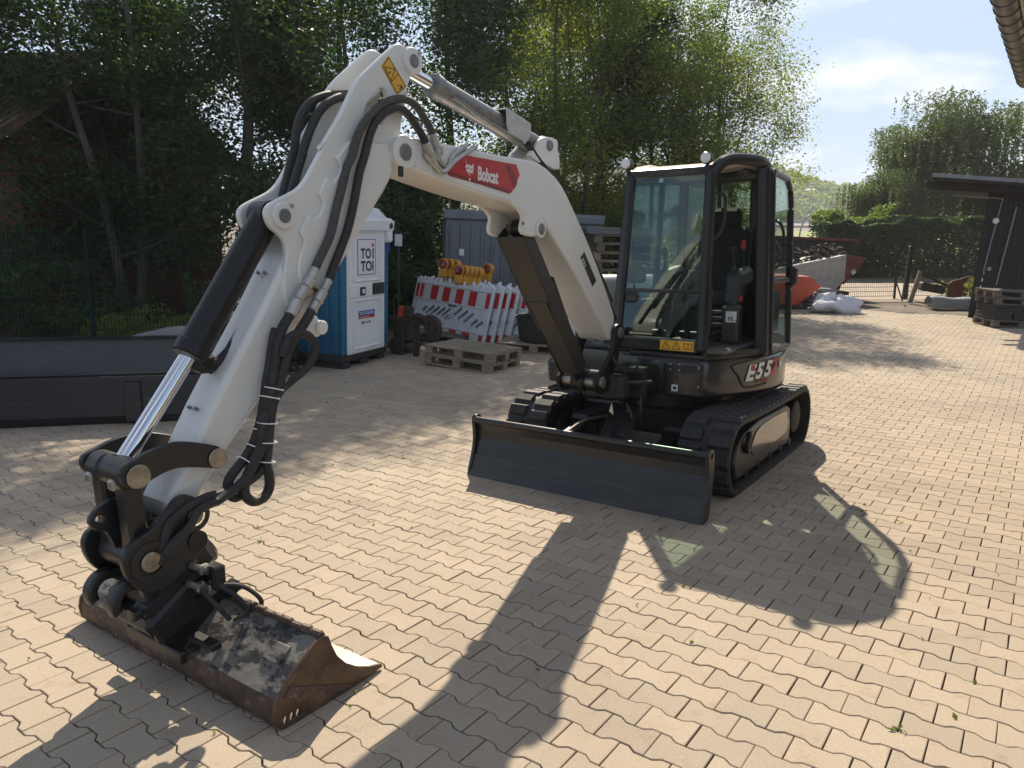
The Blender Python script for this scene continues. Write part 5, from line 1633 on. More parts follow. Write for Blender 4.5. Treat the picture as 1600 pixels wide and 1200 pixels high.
pm('gutter_zinc', (0.22, 0.215, 0.21), (0.13, 0.12, 0.115), scale=8, rough=0.4, metal=0.55)
pm('soffit', (0.55, 0.52, 0.46), (0.45, 0.42, 0.38), scale=3, rough=0.7)
pm('sack_white', (0.66, 0.66, 0.70), (0.56, 0.56, 0.62), scale=3, rough=0.7, bump=0.4, bscale=12)
pm('skip_orange', (0.50, 0.075, 0.025), (0.40, 0.055, 0.02), scale=4, rough=0.5, c3=(0.2, 0.05, 0.03), s3=14, r3=(0.64, 0.75))
pm('skip_pale', (0.50, 0.47, 0.41), (0.38, 0.35, 0.31), scale=5, rough=0.6, c3=(0.12, 0.08, 0.06), s3=12, r3=(0.6, 0.75))
pm('skip_rust', (0.20, 0.05, 0.035), (0.13, 0.04, 0.03), scale=6, rough=0.65)
pm('rubble', (0.028, 0.024, 0.022), (0.10, 0.085, 0.07), scale=5, rough=0.9, bump=0.8, bscale=14, c3=(0.40, 0.37, 0.33), s3=4, r3=(0.60, 0.66))
pm('tarp_grey', (0.20, 0.20, 0.20), (0.14, 0.14, 0.145), scale=3, rough=0.8)
pm('slab_dark', (0.028, 0.026, 0.026), (0.045, 0.04, 0.038), scale=7, rough=0.8)
pm('pipe_grey', (0.33, 0.33, 0.34), (0.26, 0.26, 0.27), scale=8, rough=0.5)
pm('sheet_metal', (0.55, 0.60, 0.60), (0.42, 0.46, 0.46), scale=3, rough=0.35, metal=.4)

# ---- portable toilet
tA = math.atan2(.915, .400)
T = thing('portable_toilet', 'blue and white portable toilet with a domed white roof and white door', 'toilet', place(-2.45, 10.57, tA, -.02))
# local axes: x along the door face, y to the back, z up
Wt, Dt, Ht = 1.14, 1.05, 2.0
sk = MB()
sk.cham((Wt / 2, Dt / 2, .17), (Wt + .02, Dt + .02, .12), .02)
for x in (.12, Wt / 2, Wt - .12):
    sk.cham((x, Dt / 2, .055), (.18, Dt, .11), .02)
sk.build('skid', 'skid_black', T)
wl_ = MB()
def ribbed(p0, p1, z0, z1, nrm, n=7):
    p0, p1 = Vector(p0), Vector(p1)
    d = p1 - p0
    wl_.beam(p0 + Vector((0, 0, (z0 + z1) / 2)), p1 + Vector((0, 0, (z0 + z1) / 2)), .03, z1 - z0, (0, 0, 1), b=0)
    for k in range(n):
        c_ = p0 + d * ((k + .5) / n) + Vector(nrm) * .022
        wl_.cham(c_ + Vector((0, 0, (z0 + z1) / 2)), (.07, .025, z1 - z0 - .12), .008, rz=math.atan2(d.y, d.x))
for s_ in wl_, :
    pass
wl_.box((.02, Dt / 2, 1.14), (.03, Dt, 1.86)).box((Wt - .02, Dt / 2, 1.14), (.03, Dt, 1.86)).box((Wt / 2, Dt - .02, 1.14), (Wt, .03, 1.86))
for k in range(6):
    y = Dt * (k + .5) / 6
    wl_.cham((-.004, y, 1.1), (.03, .085, 1.72), .01)
    wl_.cham((Wt + .004, y, 1.1), (.03, .085, 1.72), .01)
wl_.cham((.03, .0, 1.12), (.10, .07, 1.80), .02)
wl_.cham((Wt - .05, .0, 1.12), (.12, .07, 1.80), .02)
wl_.build('wall', 'toilet_blue', T)
dm = MB()
dm.cham((Wt / 2 - .03, -.035, 1.14), (.94, .05, 1.84), .018)
door = dm.build('door', 'toilet_white', T)
pz = MB()
for (z0, z1) in ((1.28, 1.98), (.30, 1.0)):
    for q in (((.20, -.066, z0), (.88, -.066, z0)), ((.88, -.066, z0), (.88, -.066, z1)), ((.88, -.066, z1), (.20, -.066, z1)), ((.20, -.066, z1), (.20, -.066, z0))):
        pz.beam(q[0], q[1], .035, .02, (0, 1, 0), b=.008)
pz.cham((Wt / 2 - .03, -.066, 1.14), (.86, .02, .19), .008)
pz.build('door_panel_rib', 'toilet_white', door)
MB().cham((.40, -.080, 1.13), (.13, .02, .12), .006).build('lock', 'plastic_black', door)
MB().cham((.405, -.092, 1.13), (.06, .012, .06), .005).build('lock_disc', 'white_decal', door)
MB().cham((.80, -.080, 1.15), (.30, .02, .17), .006).build('door_handle', 'plastic_black', door)
hd = MB()
for k, x in enumerate((.70, .76, .82, .90)):
    hd.cham((x, -.092, 1.15), (.022, .01, .12), .003)
hd.build('handle_slot', 'plastic_grey', door)
sg = MB().box((.52, -.0635, 1.62), (.44, .004, .50)).build('door_sign', 'white_decal', door, angle=0)
fr2 = MB()
for q in (((.30, 1.37), (.74, 1.37)), ((.74, 1.37), (.74, 1.87)), ((.74, 1.87), (.30, 1.87)), ((.30, 1.87), (.30, 1.37))):
    fr2.beam((q[0][0], -.067, q[0][1]), (q[1][0], -.067, q[1][1]), .009, .002, (0, 1, 0), b=0)
fr2.build('sign_border', 'sign_blue', door, angle=0)
F0 = lambda x, z: frame_from((x, -.067, z), (1, 0, 0), (0, 0, 1))
text('sign_lettering', 'TO', .20, 'black_decal', F0(.37, 1.60), door, bold=.006, sx=.92)
text('sign_lettering', 'I', .20, 'black_decal', F0(.655, 1.60), door, bold=.006)
text('sign_lettering', 'TOI', .20, 'black_decal', F0(.37, 1.42), door, bold=.006, sx=.98)
text('sign_lettering', '.', .10, 'black_decal', F0(.33, 1.42), door)
hrt = [(.0, -.035), (.03, .0), (.034, .018), (.022, .03), (.008, .026), (0, .015), (-.008, .026), (-.022, .03), (-.034, .018), (-.03, 0)]
me = curve_mesh([hrt], .001, 0, 'heart'); me.transform(F0(.672, 1.785)); me.materials.clear(); me.materials.append(MATS['sign_red']); link('heart', me, door)
MB().box((.52, -.0645, .805), (.40, .003, .075)).build('name_band', 'sign_blue', door, angle=0)
MB().box((.52, -.0645, .745), (.40, .003, .038)).build('name_band', 'sign_red', door, angle=0)
text('band_lettering', 'TOI TOI & DIXI', .066, 'white_decal', F0(.335, .783), door, bold=.001, sx=.78)
text('band_lettering', 'SANITÄRSYSTEME', .03, 'white_decal', F0(.35, .735), door, sx=.95)
text('band_lettering', '0800 - 64 66', .055, 'black_decal', F0(.38, .65), door, sx=.85)
rf_ = MB()
def ring_(inset, z):
    return [(inset, inset - .06, z), (Wt - inset, inset - .06, z), (Wt - inset, Dt - inset, z), (inset, Dt - inset, z)]
L_ = [ring_(-.04, 2.0), ring_(-.05, 2.14), ring_(.03, 2.18), ring_(.12, 2.31), ring_(.3, 2.37)]
v = [p for r_ in L_ for p in r_]
f = []
for k in range(len(L_) - 1):
    for i in range(4):
        j = (i + 1) % 4
        f.append((4 * k + i, 4 * k + j, 4 * k + 4 + j, 4 * k + 4 + i))
f += [(3, 2, 1, 0), tuple(range(len(v) - 4, len(v)))]
rf_.add(v, f)
for x in (.04, Wt - .04):
    rf_.cham((x, -.03, 2.0), (.16, .14, .36), .03)
rf_.build('roof', 'toilet_white', T, angle=40)
MB().cyl((Wt - .04, -.10, 2.07), (Wt - .04, -.115, 2.07), .045, n=16).build('roof_bolt', 'plastic_grey', T)
MB().box((Wt - .02, -.040, 1.80), (.09, .006, .26)).build('side_sticker', 'sign_blue', T, angle=0)

# ---- long steel trough on the left
Tm = Matrix.Translation((-5.2, 7.30, 0)) @ Matrix.Rotation(math.atan2(.56, 2.5), 4, 'Z')
tr = thing('steel_trough', 'long dark steel trough with a higher back wall at the left edge', 'trough', Tm)
# profile across (y back, z up): front wall, rim, floor, back wall, top flange
prof = [(.02, .02), (-.05, .12), (-.05, .49), (-.09, .495), (-.09, .535), (.10, .545), (.11, .50), (.20, .33), (.62, .30), (.86, .42), (.965, .79), (.955, .84), (1.07, .845), (1.07, .80), (1.01, .79), (.92, .38), (.70, .02)]
Mx = Matrix(((0, 0, 1, 0), (1, 0, 0, 0), (0, 1, 0, 0), (0, 0, 0, 1)))
me = curve_mesh([prof], 3.6, 0, 'shell')
me.transform(Mx)
me.transform(Matrix.Translation((.45, 0, 0)))
me.materials.clear(); me.materials.append(MATS['trough_steel'])
me.shade_smooth(); me.set_sharp_from_angle(angle=R(30))
link('shell', me, tr)
for x in (-1.33, -.35, 2.23):
    MB().cham((x, .51, .42), (.03, 1.06, .84), .005).build('end_wall', 'trough_steel', tr) if x != -.35 else MB().cham((x, -.065, .27), (.16, .045, .42), .008).build('front_rib', 'trough_steel', tr)
MB().cham((1.3, -.065, .27), (.16, .045, .42), .008).build('front_rib', 'trough_steel', tr)
MB().cham((.455, .0, .555), (3.58, .05, .022), .006).build('rim', 'trough_steel', tr)
tp = thing('tarpaulin', 'grey tarpaulin humped up behind the dark trough', 'tarpaulin', place(-4.25, 9.2, .15))
mb = MB()
nu, nv = 16, 7
vv, ff = [], []
for i in range(nu):
    for j in range(nv):
        a, b = i / (nu - 1), j / (nv - 1)
        z = .80 * math.sin(math.pi * min(1, max(0, a))) ** .35 * math.sin(math.pi * b) ** .5 + .04 * math.sin(9 * a + 4 * b)
        vv.append(((a - .5) * 2.1, (b - .5) * .9, max(z, -.05)))
for i in range(nu - 1):
    for j in range(nv - 1):
        ff.append((i * nv + j, (i + 1) * nv + j, (i + 1) * nv + j + 1, i * nv + j + 1))
mb.add(vv, ff).build('sheet', 'tarp_grey', tp)

# ---- wire fences: posts, rails of double rods, thin uprights
def wire_fence(name, label, cat, p0, p1, h, mat, post_every=2.5, wire=.05, rail=.2, posts=True, rod=.0028, hr=.004):
    p0, p1 = Vector((*p0, 0)), Vector((*p1, 0))
    ln = (p1 - p0).length
    M = Matrix.Translation((p0.x, p0.y, 0)) @ Matrix.Rotation(math.atan2(p1.y - p0.y, p1.x - p0.x), 4, 'Z')
    t = thing(name, label, cat, M)
    def zz(s):
        return gzf(p0.y + (p1.y - p0.y) * s / ln)
    n = int(ln / post_every)
    for k in range(n + 1):
        s = k * post_every
        if posts:
            MB().cham((s, 0, zz(s) + h / 2), (.05 if h > 1.5 else .06, .04, h + .1), .006).build('post', mat, t)
    mb = MB()
    for k in range(int(ln / wire) + 1):
        s = k * wire
        mb.box((s, 0, zz(s) + h / 2 + .02), (rod * 2, rod * 2, h - .06))
    mb.build('upright_wires', mat, t, kind='stuff', angle=0)
    k = 0
    while k * rail < h - .05:
        a, b = Vector((0, .006, zz(0) + .06 + k * rail)), Vector((ln, .006, zz(ln) + .06 + k * rail))
        MB().beam(a, b, hr * 2, hr * 2, (0, 0, 1), b=0).build('rail_wire', mat, t, angle=0)
        k += 1
    return t
wire_fence('wire_fence', 'green welded wire fence in front of the dark bushes at the left', 'fence', (-10.6, 9.75), (-3.0, 9.95), 1.95, 'fence_green')
gt = wire_fence('wire_gate', 'dark double wire gate closing the yard before the clipped hedge', 'gate', (8.6, 21.0), (11.0, 21.4), 1.35, 'fence_dark', 2.4, .06, .13, hr=.007)
wire_fence('wire_fence', 'dark wire fence between the gate post and the dark shed', 'fence', (11.35, 21.45), (14.6, 21.9), 1.35, 'fence_dark', 1.6, .06, .13, hr=.007)
gp_ = thing('gate_post', 'thick dark green gate post leaning slightly beside the wire gate', 'post', place(11.2, 21.3, 0))
MB().cham((0, 0, .7), (.11, .11, 1.5), .01).build('shaft', 'fence_dark', gp_)
MB().cham((0, 0, 1.46), (.13, .13, .03), .008).build('cap', 'fence_dark', gp_)

# ---- traffic barriers
def barrier_proto():
    t = thing('traffic_barrier', 'frontmost red and white traffic barrier of the leaning stack', 'barrier', None, 'traffic barriers leaning in a stack')
    slots = []
    def slot(cx, cz, ln, a, w_=.028):
        c_, s_ = math.cos(a), math.sin(a)
        pts = []
        for k in range(7):
            th = -math.pi / 2 + math.pi * k / 6
            pts.append((ln / 2 + w_ * math.cos(th), w_ * math.sin(th)))
        for k in range(7):
            th = math.pi / 2 + math.pi * k / 6
            pts.append((-ln / 2 + w_ * math.cos(th), w_ * math.sin(th)))
        return [(cx + x * c_ - y * s_, cz + x * s_ + y * c_) for x, y in pts]
    a = R(38)
    for k in range(5):
        slots.append(slot(.25 + k * .155, .46, .24 if k not in (0,) else .12, a))
    for k in range(3):
        slots.append(slot(1.16 + k * .165, .50 - .03 * k, .26, a))
    slots.append(slot(1.66, .38, .16, a)); slots.append(slot(1.80, .36, .16, a)); slots.append(slot(.92, .38, .10, a)); slots.append(slot(1.02, .41, .08, a))
    slots.append(slot(1.0, .60, .20, R(0), .024))
    o = plate('panel', [[(0, .02), (2.0, .02), (2.0, 1.0), (0, 1.0)]] + slots, 0, .045, 'barrier_white', t, bev=.008)
    for z, h in ((.79, .27), (.13, .13)):
        MB().cham((1.0, -.026, z), (1.92, .008, h), .003).build('reflective_strip', 'reflective_white', t)
        for k in range(6):
            x0 = .06 + k * .36 if k < 6 else 0
            w_ = .2 if 0 < k < 5 else .10
            x = (.09, .46, .80, 1.16, 1.52, 1.91)[k]
            q = [(x - w_ / 2, -.0315, z - h / 2 + .006), (x + w_ / 2, -.0315, z - h / 2 + .006), (x + w_ / 2, -.0315, z + h / 2 - .006), (x - w_ / 2, -.0315, z + h / 2 - .006)]
            if z < .3 and k == 0:
                continue
            MB().add(q, [(0, 1, 2, 3)]).build('red_block', 'barrier_red', t, angle=0)
    for z in (.645, .945, .21):
        MB().cham((1.0, -.02, z), (1.98, .035, .022), .006).build('ledge', 'barrier_white', t)
    for x in (.02, 1.98):
        MB().cham((x, 0, .52), (.05, .06, 1.04), .012).build('end_post', 'barrier_white', t)
    for x in (.08, .30, .55, .80, 1.2, 1.45, 1.70, 1.92):
        MB().cham((x, 0, 1.03), (.05, .05, .07), .012).build('top_knob', 'barrier_white', t)
    for x in (.25, 1.75):
        MB().cham((x, 0, .01), (.20, .05, .05), .01).build('foot', 'barrier_white', t)
    return t
bp = barrier_proto()
bdir = math.atan2(-1.45, 1.58)
LAB = ['frontmost red and white traffic barrier of the leaning stack', 'second red and white traffic barrier from the front of the leaning stack', 'third red and white traffic barrier from the front, showing only its right edge',
       'fourth red and white traffic barrier from the front, showing only its right edge', 'fifth red and white traffic barrier, standing against the ribbed container behind the tubs', 'red and white traffic barrier shoved out furthest to the left behind the front one']
for k in range(6):
    off = Vector((math.sin(-bdir), math.cos(bdir), 0)) * (.075 * k)
    sh = (0, .05, .06, .10, .22, -.22)[k]
    d_ = Vector((math.cos(bdir), math.sin(bdir), 0)) * sh
    if k == 5:
        off = off * .2 + Vector((.0, .08, 0))
    x, y = -1.93 + off.x + d_.x + (.07 * k if k < 5 else 0), 14.2 + off.y + d_.y
    M = Matrix.Translation((x, y, .38)) @ GRAV @ Matrix.Rotation(bdir, 4, 'Z') @ Matrix.Rotation(R(-13), 4, 'X') @ Matrix.Rotation(R(1.2), 4, 'Y') @ Matrix.Diagonal((.97, 1, 1.02, 1))
    if k == 0:
        bp.matrix_world = M
    else:
        copy_tree(bp, M, LAB[k])
# ---- warning lamps hung on the barriers
def lamp_proto():
    t = thing('warning_lamp', 'x', 'lamp', None, 'yellow warning lamps on the barriers')
    mb = MB()
    mb.lathe([((0, -.05, .22), .088), ((0, -.045, .22), .10), ((0, .045, .22), .10), ((0, .05, .22), .088)], (0, 1, 0), 24)
    mb.cham((0, 0, .07), (.15, .10, .16), .02)
    mb.cham((0, 0, -.03), (.05, .05, .08), .01)
    mb.build('housing', 'lamp_yellow', t)
    for s_ in (-1, 1):
        MB().lathe([((0, .049 * s_, .22), .082), ((0, .062 * s_, .22), .07), ((0, .068 * s_, .22), .035)], (0, s_, 0), 22).build('lens', 'lamp_red_lens', t)
    return t
lp = lamp_proto()
LL = ['yellow warning lamp at the left end of the front lamp row, red lens facing out', 'yellow warning lamp second from the left in the front lamp row', 'yellow warning lamp third from the left in the front lamp row', 'yellow warning lamp fourth from the left in the front lamp row', 'yellow warning lamp at the right end of the front lamp row',
      'yellow warning lamp at the left end of the back lamp row, dark red lens showing', 'yellow warning lamp second in the back lamp row', 'yellow warning lamp third in the back lamp row', 'yellow warning lamp standing apart at the right of the back lamp row']
rz_l = bdir + R(14)
for k in range(9):
    if k < 5:
        x, y, z = -.98 + .082 * k, 13.62 + .03 * k, 1.31 - .012 * k
    else:
        j = k - 5
        x, y, z = -1.30 + (.10 * j if j < 3 else .82), 14.02 + .03 * j, 1.42 - .01 * j - (0.06 if j == 3 else 0)
    M = Matrix.Translation((x, y, z)) @ GRAV @ Matrix.Rotation(R(-24) if k in (0, 5) else R(-50 + 2 * k), 4, 'Z') @ Matrix.Rotation(R(-8), 4, 'X') @ Matrix.Scale(1.08, 4)
    if k == 0:
        lp.matrix_world = M
        lp['label'] = LL[0]
    else:
        copy_tree(lp, M, LL[k])

# ---- pallets
BOARD, BLOCK = {}, {}
def pallet_proto(mat):
    t = thing('pallet', 'x', 'pallet', None)
    def cm(d, nm):
        return MB().cham((0, 0, 0), d, .004).mesh(nm, mat, 30)
    top_w, top_n = cm((1.2, .145, .022), 'board'), cm((1.2, .10, .022), 'board')
    crossb, bot_w, blk = cm((.145, .8, .022), 'board'), cm((1.2, .10, .022), 'board'), cm((.14, .10, .078), 'block')
    def put(nm, me, x, y, z):
        j = lambda a: random.uniform(-a, a)
        link(nm, me, t, M=Matrix.Translation((x + j(.004), y + j(.004), z)) @ Matrix.Rotation(j(.008), 4, 'Z'))
    for y, me in ((-.3275, top_w), (-.168, top_n), (0, top_w), (.168, top_n), (.3275, top_w)):
        put('board', me, 0, y, .134)
    for x in (-.5275, 0, .5275):
        put('board', crossb, x, 0, .1115)
    for x in (-.53, 0, .53):
        for y in (-.35, 0, .35):
            put('block', blk, x, y, .0612)
    for y in (-.35, 0, .35):
        put('board', bot_w, 0, y, .0112)
    return t
P1, P2 = pallet_proto('pallet_wood'), pallet_proto('pallet_grey')
used = {}
def pallet(proto, M, label, group=None):
    if proto.name not in used:
        used[proto.name] = 1
        proto.matrix_world = M
        o = proto
        o['label'] = label
    else:
        o = copy_tree(proto, M, label)
    if group:
        o['group'] = group
    return o
# two stacked pallets before the barriers
pa = math.atan2(-.62, .95)
for k, lb in enumerate(('lower wooden pallet of the pair lying before the barriers', 'upper wooden pallet of the pair lying before the barriers, slats lit')):
    pallet(P1, place(-.60 + .02 * k, 10.98, pa + .03 * k, .0 + .147 * k, 1.0), lb, 'pallet pair before the barriers')
pallet(P1, place(.42, 12.35, R(-12), .0, 1.0), 'wooden pallet lying under the black tubs beside the container', 'pallets on the ground')
pallet(P2, place(-1.2, 13.55, bdir, -.02, 1.0), 'grey wooden pallet under the leaning barrier stack', 'pallets on the ground')
NT = ['bottom', 'second', 'third', 'fourth', 'fifth', 'sixth', 'seventh', 'eighth', 'ninth', 'tenth', 'eleventh', 'twelfth']
for k in range(12):
    nm = 'topmost pallet of the tall pallet tower under the metal sheets, between boom and cab' if k == 11 else '%s pallet from below in the tall pallet tower between boom and cab' % NT[k]
    pallet(P2 if k % 3 else P1, place(2.05 + random.uniform(-.03, .03), 13.9, R(6 + random.uniform(-2, 2)), .0 + .147 * k * 1.06, 1.06), nm, 'pallets of the tall tower')
ms = thing('sheet_stack', 'stack of bluish metal sheets lying on top of the pallet tower', 'metal sheets', place(2.0, 13.9, R(6), .147 * 12 * 1.06 + .01))
for k in range(4):
    MB().cham((random.uniform(-.03, .03), 0, .015 + .03 * k), (1.5, .9, .024), .003).build('sheet', 'container_blue', ms)
# ---- black tubs
def tub(x, y, z, label, s=1.0, tilt=0.0, rz=0.0):
    t = thing('mortar_tub', label, 'tub', place(x, y, rz, z, s) @ Matrix.Rotation(tilt, 4, 'Y'), 'black tubs on the pallet')
    MB().lathe([((0, 0, .01), .05), ((0, 0, .0), .30), ((0, 0, .04), .33), ((0, 0, .36), .38), ((0, 0, .40), .41), ((0, 0, .415), .415), ((0, 0, .41), .385), ((0, 0, .36), .365), ((0, 0, .05), .30), ((0, 0, .03), .02)], (0, 0, 1), 32).build('shell', 'tub_black', t)
    return t
tub(.44, 12.35, .150, 'wide black mortar tub standing on the pallet by the container', 1.0)
tub(.60, 12.37, .40, 'black mortar tub set askew inside the wide one', .88, R(9))
# ---- ribbed container
cM = place(-1.45, 15.35, R(3), -.05)
ct = thing('storage_container', 'blue grey steel storage container with upright ribs behind the barriers', 'container', cM)
MB().cham((1.6, .85, 1.20), (3.2, 1.7, 2.3), .03).build('wall', 'container_blue', ct)
for k in range(15):
    MB().cham((.14 + k * .21, -.02, 1.12), (.055, .05, 1.98), .012).build('rib', 'container_blue', ct)
for z in (2.28, .1):
    MB().cham((1.6, -.02, z), (3.26, .12, .16), .02).build('rail', 'container_blue', ct)
for k in range(6):
    MB().cham((-.02, .2 + k * .27, 1.12), (.05, .06, 1.98), .012).build('rib', 'container_blue', ct)
MB().cham((1.6, .85, 2.37), (3.3, 1.8, .04), .01).build('roof', 'container_blue', ct)
MB().box((.36, -.05, 1.55), (.10, .006, .13)).build('notice', 'white_decal', ct, angle=0)
n_ = thing('notice_board', 'small pale notice plate on a thin post before the dark bushes', 'sign', place(-2.02, 13.0, R(-8)))
MB().cyl((0, .02, 0), (0, .02, 1.95), .018, n=8).build('post', 'fence_dark', n_)
MB().cham((0, 0, 1.78), (.13, .008, .20), .003).build('plate', 'barrier_white', n_)

# ---- rusty attachment frame beside the toilet
at = thing('attachment_frame', 'rusty steel attachment with two hooked arms standing beside the toilet', 'machine part', place(-1.62, 11.75, R(-25)))
mb = MB().cham((.05, 0, .55), (.95, .10, .09), .015)
mb.build('crossbeam', 'rusty_steel', at)
for x in (-.18, .10, .42):
    MB().cham((x, 0, .30), (.08, .09, .62), .01).build('leg', 'rusty_steel', at)
for x in (.20, .42):
    MB().tube([(x - .22, -.04, .58), (x - .05, -.05, .66), (x + .10, -.05, .60), (x + .13, -.05, .46), (x + .10, -.05, .30)], [.03, .045, .045, .035, .02], n=8).build('hooked_arm', 'rusty_steel', at)
MB().cham((-.05, 0, .70), (.18, .08, .18), .02).build('bracket', 'rusty_steel', at)
mm = thing('plate_compactor', 'dark small machine with an orange red hand grip beside the toilet wall', 'machine', place(-1.76, 12.1, R(-20)))
mb = MB().cham((0, 0, .12), (.42, .5, .10), .03).cham((0, 0, .34), (.3, .34, .34), .05)
mb.build('engine', 'rusty_steel', mm)
MB().tube([(-.1, -.12, .45), (-.12, -.2, .80), (-.06, -.24, .92), (.04, -.22, .86)], .016, n=8).build('handle', 'rusty_steel', mm)
MB().cham((.02, -.2, .66), (.10, .06, .24), .02, M=Matrix.Rotation(R(12), 4, 'Y')).build('hand_grip', 'orange_hazard', mm)
MB().lathe([((-.02, -.29, .14), .13), ((-.02, -.23, .14), .13)], (0, 1, 0), 18).build('wheel', 'tub_black', mm)

# ---- brick house behind the trees on the left
hs = thing('brick_house', 'old red brick house with a brown tiled roof half hidden by the left trees', 'house', place(-11.6, 14.6, R(-20), -.2))
MB().cham((0, 2.5, 1.9), (6.0, 5.0, 3.8), .02).build('wall', 'brick_red', hs)
MB().cham((2.2, -.02, 1.5), (.9, .06, 1.1), .01).build('window_frame', 'skid_black', hs)
for s_ in (-1, 1):
    M = Matrix.Translation((0, 2.5 + 1.55 * s_, 4.65)) @ Matrix.Rotation(R(-33 * s_), 4, 'X')
    ro_ = MB().cham((0, 0, 0), (6.4, 3.9, .10), .01, M=M).build('roof', 'roof_tile', hs)
    cols = MB()
    for k in range(29):
        x = -3.13 + k * .224
        cols.beam(M @ Vector((x, -1.92, .08)), M @ Vector((x, 1.92, .08)), .11, .06, M.to_3x3() @ Vector((0, 0, 1)), b=.015)
    cols.build('tile_rows', 'roof_tile', hs, kind='stuff')

# ---- dark shed on the right with its wide overhanging roof
SHM = place(10.36, 17.0, R(-3), -.12, .9)
sh = thing('wooden_shed', 'dark brown plank shed with a wide overhanging flat roof at the right edge', 'shed', SHM)
def shed_prism(name, q, z0, z1, dz, mat):
    # plan sheared along the line of sight, top falling gently to the right
    v = [(x, y, z0 + dz * x) for x, y in q] + [(x, y, z1 + dz * x) for x, y in q]
    n_ = len(q)
    return MB().add(v, [tuple(range(n_))[::-1], tuple(range(n_, 2 * n_))] + [(i, (i + 1) % n_, n_ + (i + 1) % n_, n_ + i) for i in range(n_)]).build(name, mat, sh)
shed_prism('wall', [(.1, .05), (7.0, .05), (9.8, 4.0), (2.9, 4.0)], .03, 3.32, 0, 'shed_wood')
pl_me = MB().cham((0, 0, 0), (.118, .022, 3.3), .004).mesh('plank', 'shed_wood', 30)
for k in range(42):
    link('plank', pl_me, sh, M=Matrix.Translation((.16 + k * .124, .035 + random.uniform(-.003, .003), 1.68)))
shed_prism('roof', [(-1.75, -.9), (7.5, -.9), (10.9, 4.3), (1.8, 4.3)], 3.36, 3.50, -.03, 'shed_wood')
shed_prism('roof_edge', [(-1.79, -.94), (7.5, -.94), (7.5, -.903), (-1.76, -.903)], 3.42, 3.51, -.03, 'roof_edge')
for y in (-.55, .0):
    MB().beam((-1.4 + y * .6, y, 3.33), (6.5, y, 3.12), .07, .14, (0, 0, 1)).build('rafter', 'shed_wood', sh)
MB().tube([(-.85, -.10, 3.12), (.25, -.05, 3.09), (.42, -.02, 3.06), (.40, -.02, 2.95), (.26, -.02, 1.36), (.30, -.02, 1.28)], .013, n=8, smooth=2).build('conduit_pipe', 'pipe_grey', sh)
MB().tube([(.78, -.02, 2.9), (.62, -.02, .98)], .016, n=8, smooth=0).build('conduit_pipe', 'pipe_grey', sh)
MB().lathe([((.30, -.05, 2.55), .06), ((.30, -.10, 2.55), .075), ((.30, -.13, 2.55), .05)], (0, -1, 0), 16).build('round_lamp', 'white_decal', sh)
MB().lathe([((.36, -.03, 1.38), .05), ((.36, -.07, 1.38), .05)], (0, -1, 0), 14).build('socket_box', 'pipe_grey', sh)
for x, z, w_, h_ in ((.27, 1.1, .03, .09), (.26, .92, .03, .07)):
    MB().cham((x, 0, z), (w_, .02, h_), .004).build('switch', 'white_decal', sh)
MB().cham((.36, 0, .76), (.34, .03, .08), .006).build('sign_strip', 'white_decal', sh)
# pallets and slabs before the shed
pm_ = Matrix.Rotation(R(-5), 4, 'Z')
def by_shed(dz, rz=0.0, dx=0.0):
    return place(10.52 + dx, 15.62, R(-4) + rz, dz, .98)
pallet(P2, by_shed(0), 'bottom pallet carrying the dark slabs in front of the shed', 'pallets in front of the shed')
slab_me = MB().cham((0, 0, 0), (.37, .72, .058), .008).mesh('paving_slab', 'slab_dark', 30)
col_n = ('left', 'middle', 'right')
row_n = ('bottom', 'second', 'third', 'fourth', 'top')
for c in range(3):
    for k in range(5):
        o = bpy.data.objects.new('paving_slab', slab_me)
        COL.objects.link(o)
        o.matrix_world = by_shed(.148 + .031 + .061 * k) @ Matrix.Translation(((c - 1) * .39 + random.uniform(-.015, .015), random.uniform(-.02, .02), 0)) @ Matrix.Rotation(random.uniform(-.03, .03), 4, 'Z')
        tag(o, '%s dark slab of the %s pile between the shed pallets' % (row_n[k], col_n[c]), 'slab', 'dark slabs on the pallet by the shed')
pallet(P2, by_shed(.148 + .31, .02), 'middle pallet lying on the dark slabs before the shed', 'pallets in front of the shed')
pallet(P2, by_shed(.148 + .31 + .148, -.015, -.02), 'top pallet of the dark stack leaning before the shed wall', 'pallets in front of the shed')

# ---- eaves of the near building, top right
B0, B1 = Vector((3.36, 5.42, 3.50)), Vector((5.35, 8.15, 3.62))
d_ = (B1 - B0).normalized()
wk_ = thing('workshop_eaves', 'grey metal gutter and pale eaves of the near building at the top right corner', 'building', Matrix())
side_v = Vector((d_.y, -d_.x, 0))
gm = MB()
n = 11
for (t0, t1) in ((-.6, 1.02),):
    a, b = B0 + (B1 - B0) * t0, B0 + (B1 - B0) * t1
    vv = []
    for p in (a, b):
        for r_ in (.078, .072):
            for k in range(n):
                th = math.pi + math.pi * k / (n - 1)
                vv.append(p + side_v * r_ * math.cos(th) + Vector((0, 0, 1)) * r_ * math.sin(th))
    ff = []
    for k in range(n - 1):
        ff.append((k, k + 1, 2 * n + k + 1, 2 * n + k))
        ff.append((n + k + 1, n + k, 3 * n + k, 3 * n + k + 1))
    gm.add(vv, ff)
gt_ = gm.build('gutter', 'gutter_zinc', wk_)
for k in range(16):
    p = B0 + (B1 - B0) * (-.3 + .085 * k)
    ar = [p + side_v * .081 * math.cos(math.pi + math.pi * q / 12) + Vector((0, 0, 1)) * .081 * math.sin(math.pi + math.pi * q / 12) for q in range(13)]
    MB().tube(ar, .006, n=5, smooth=0).build('gutter_bracket', 'gutter_zinc', gt_)
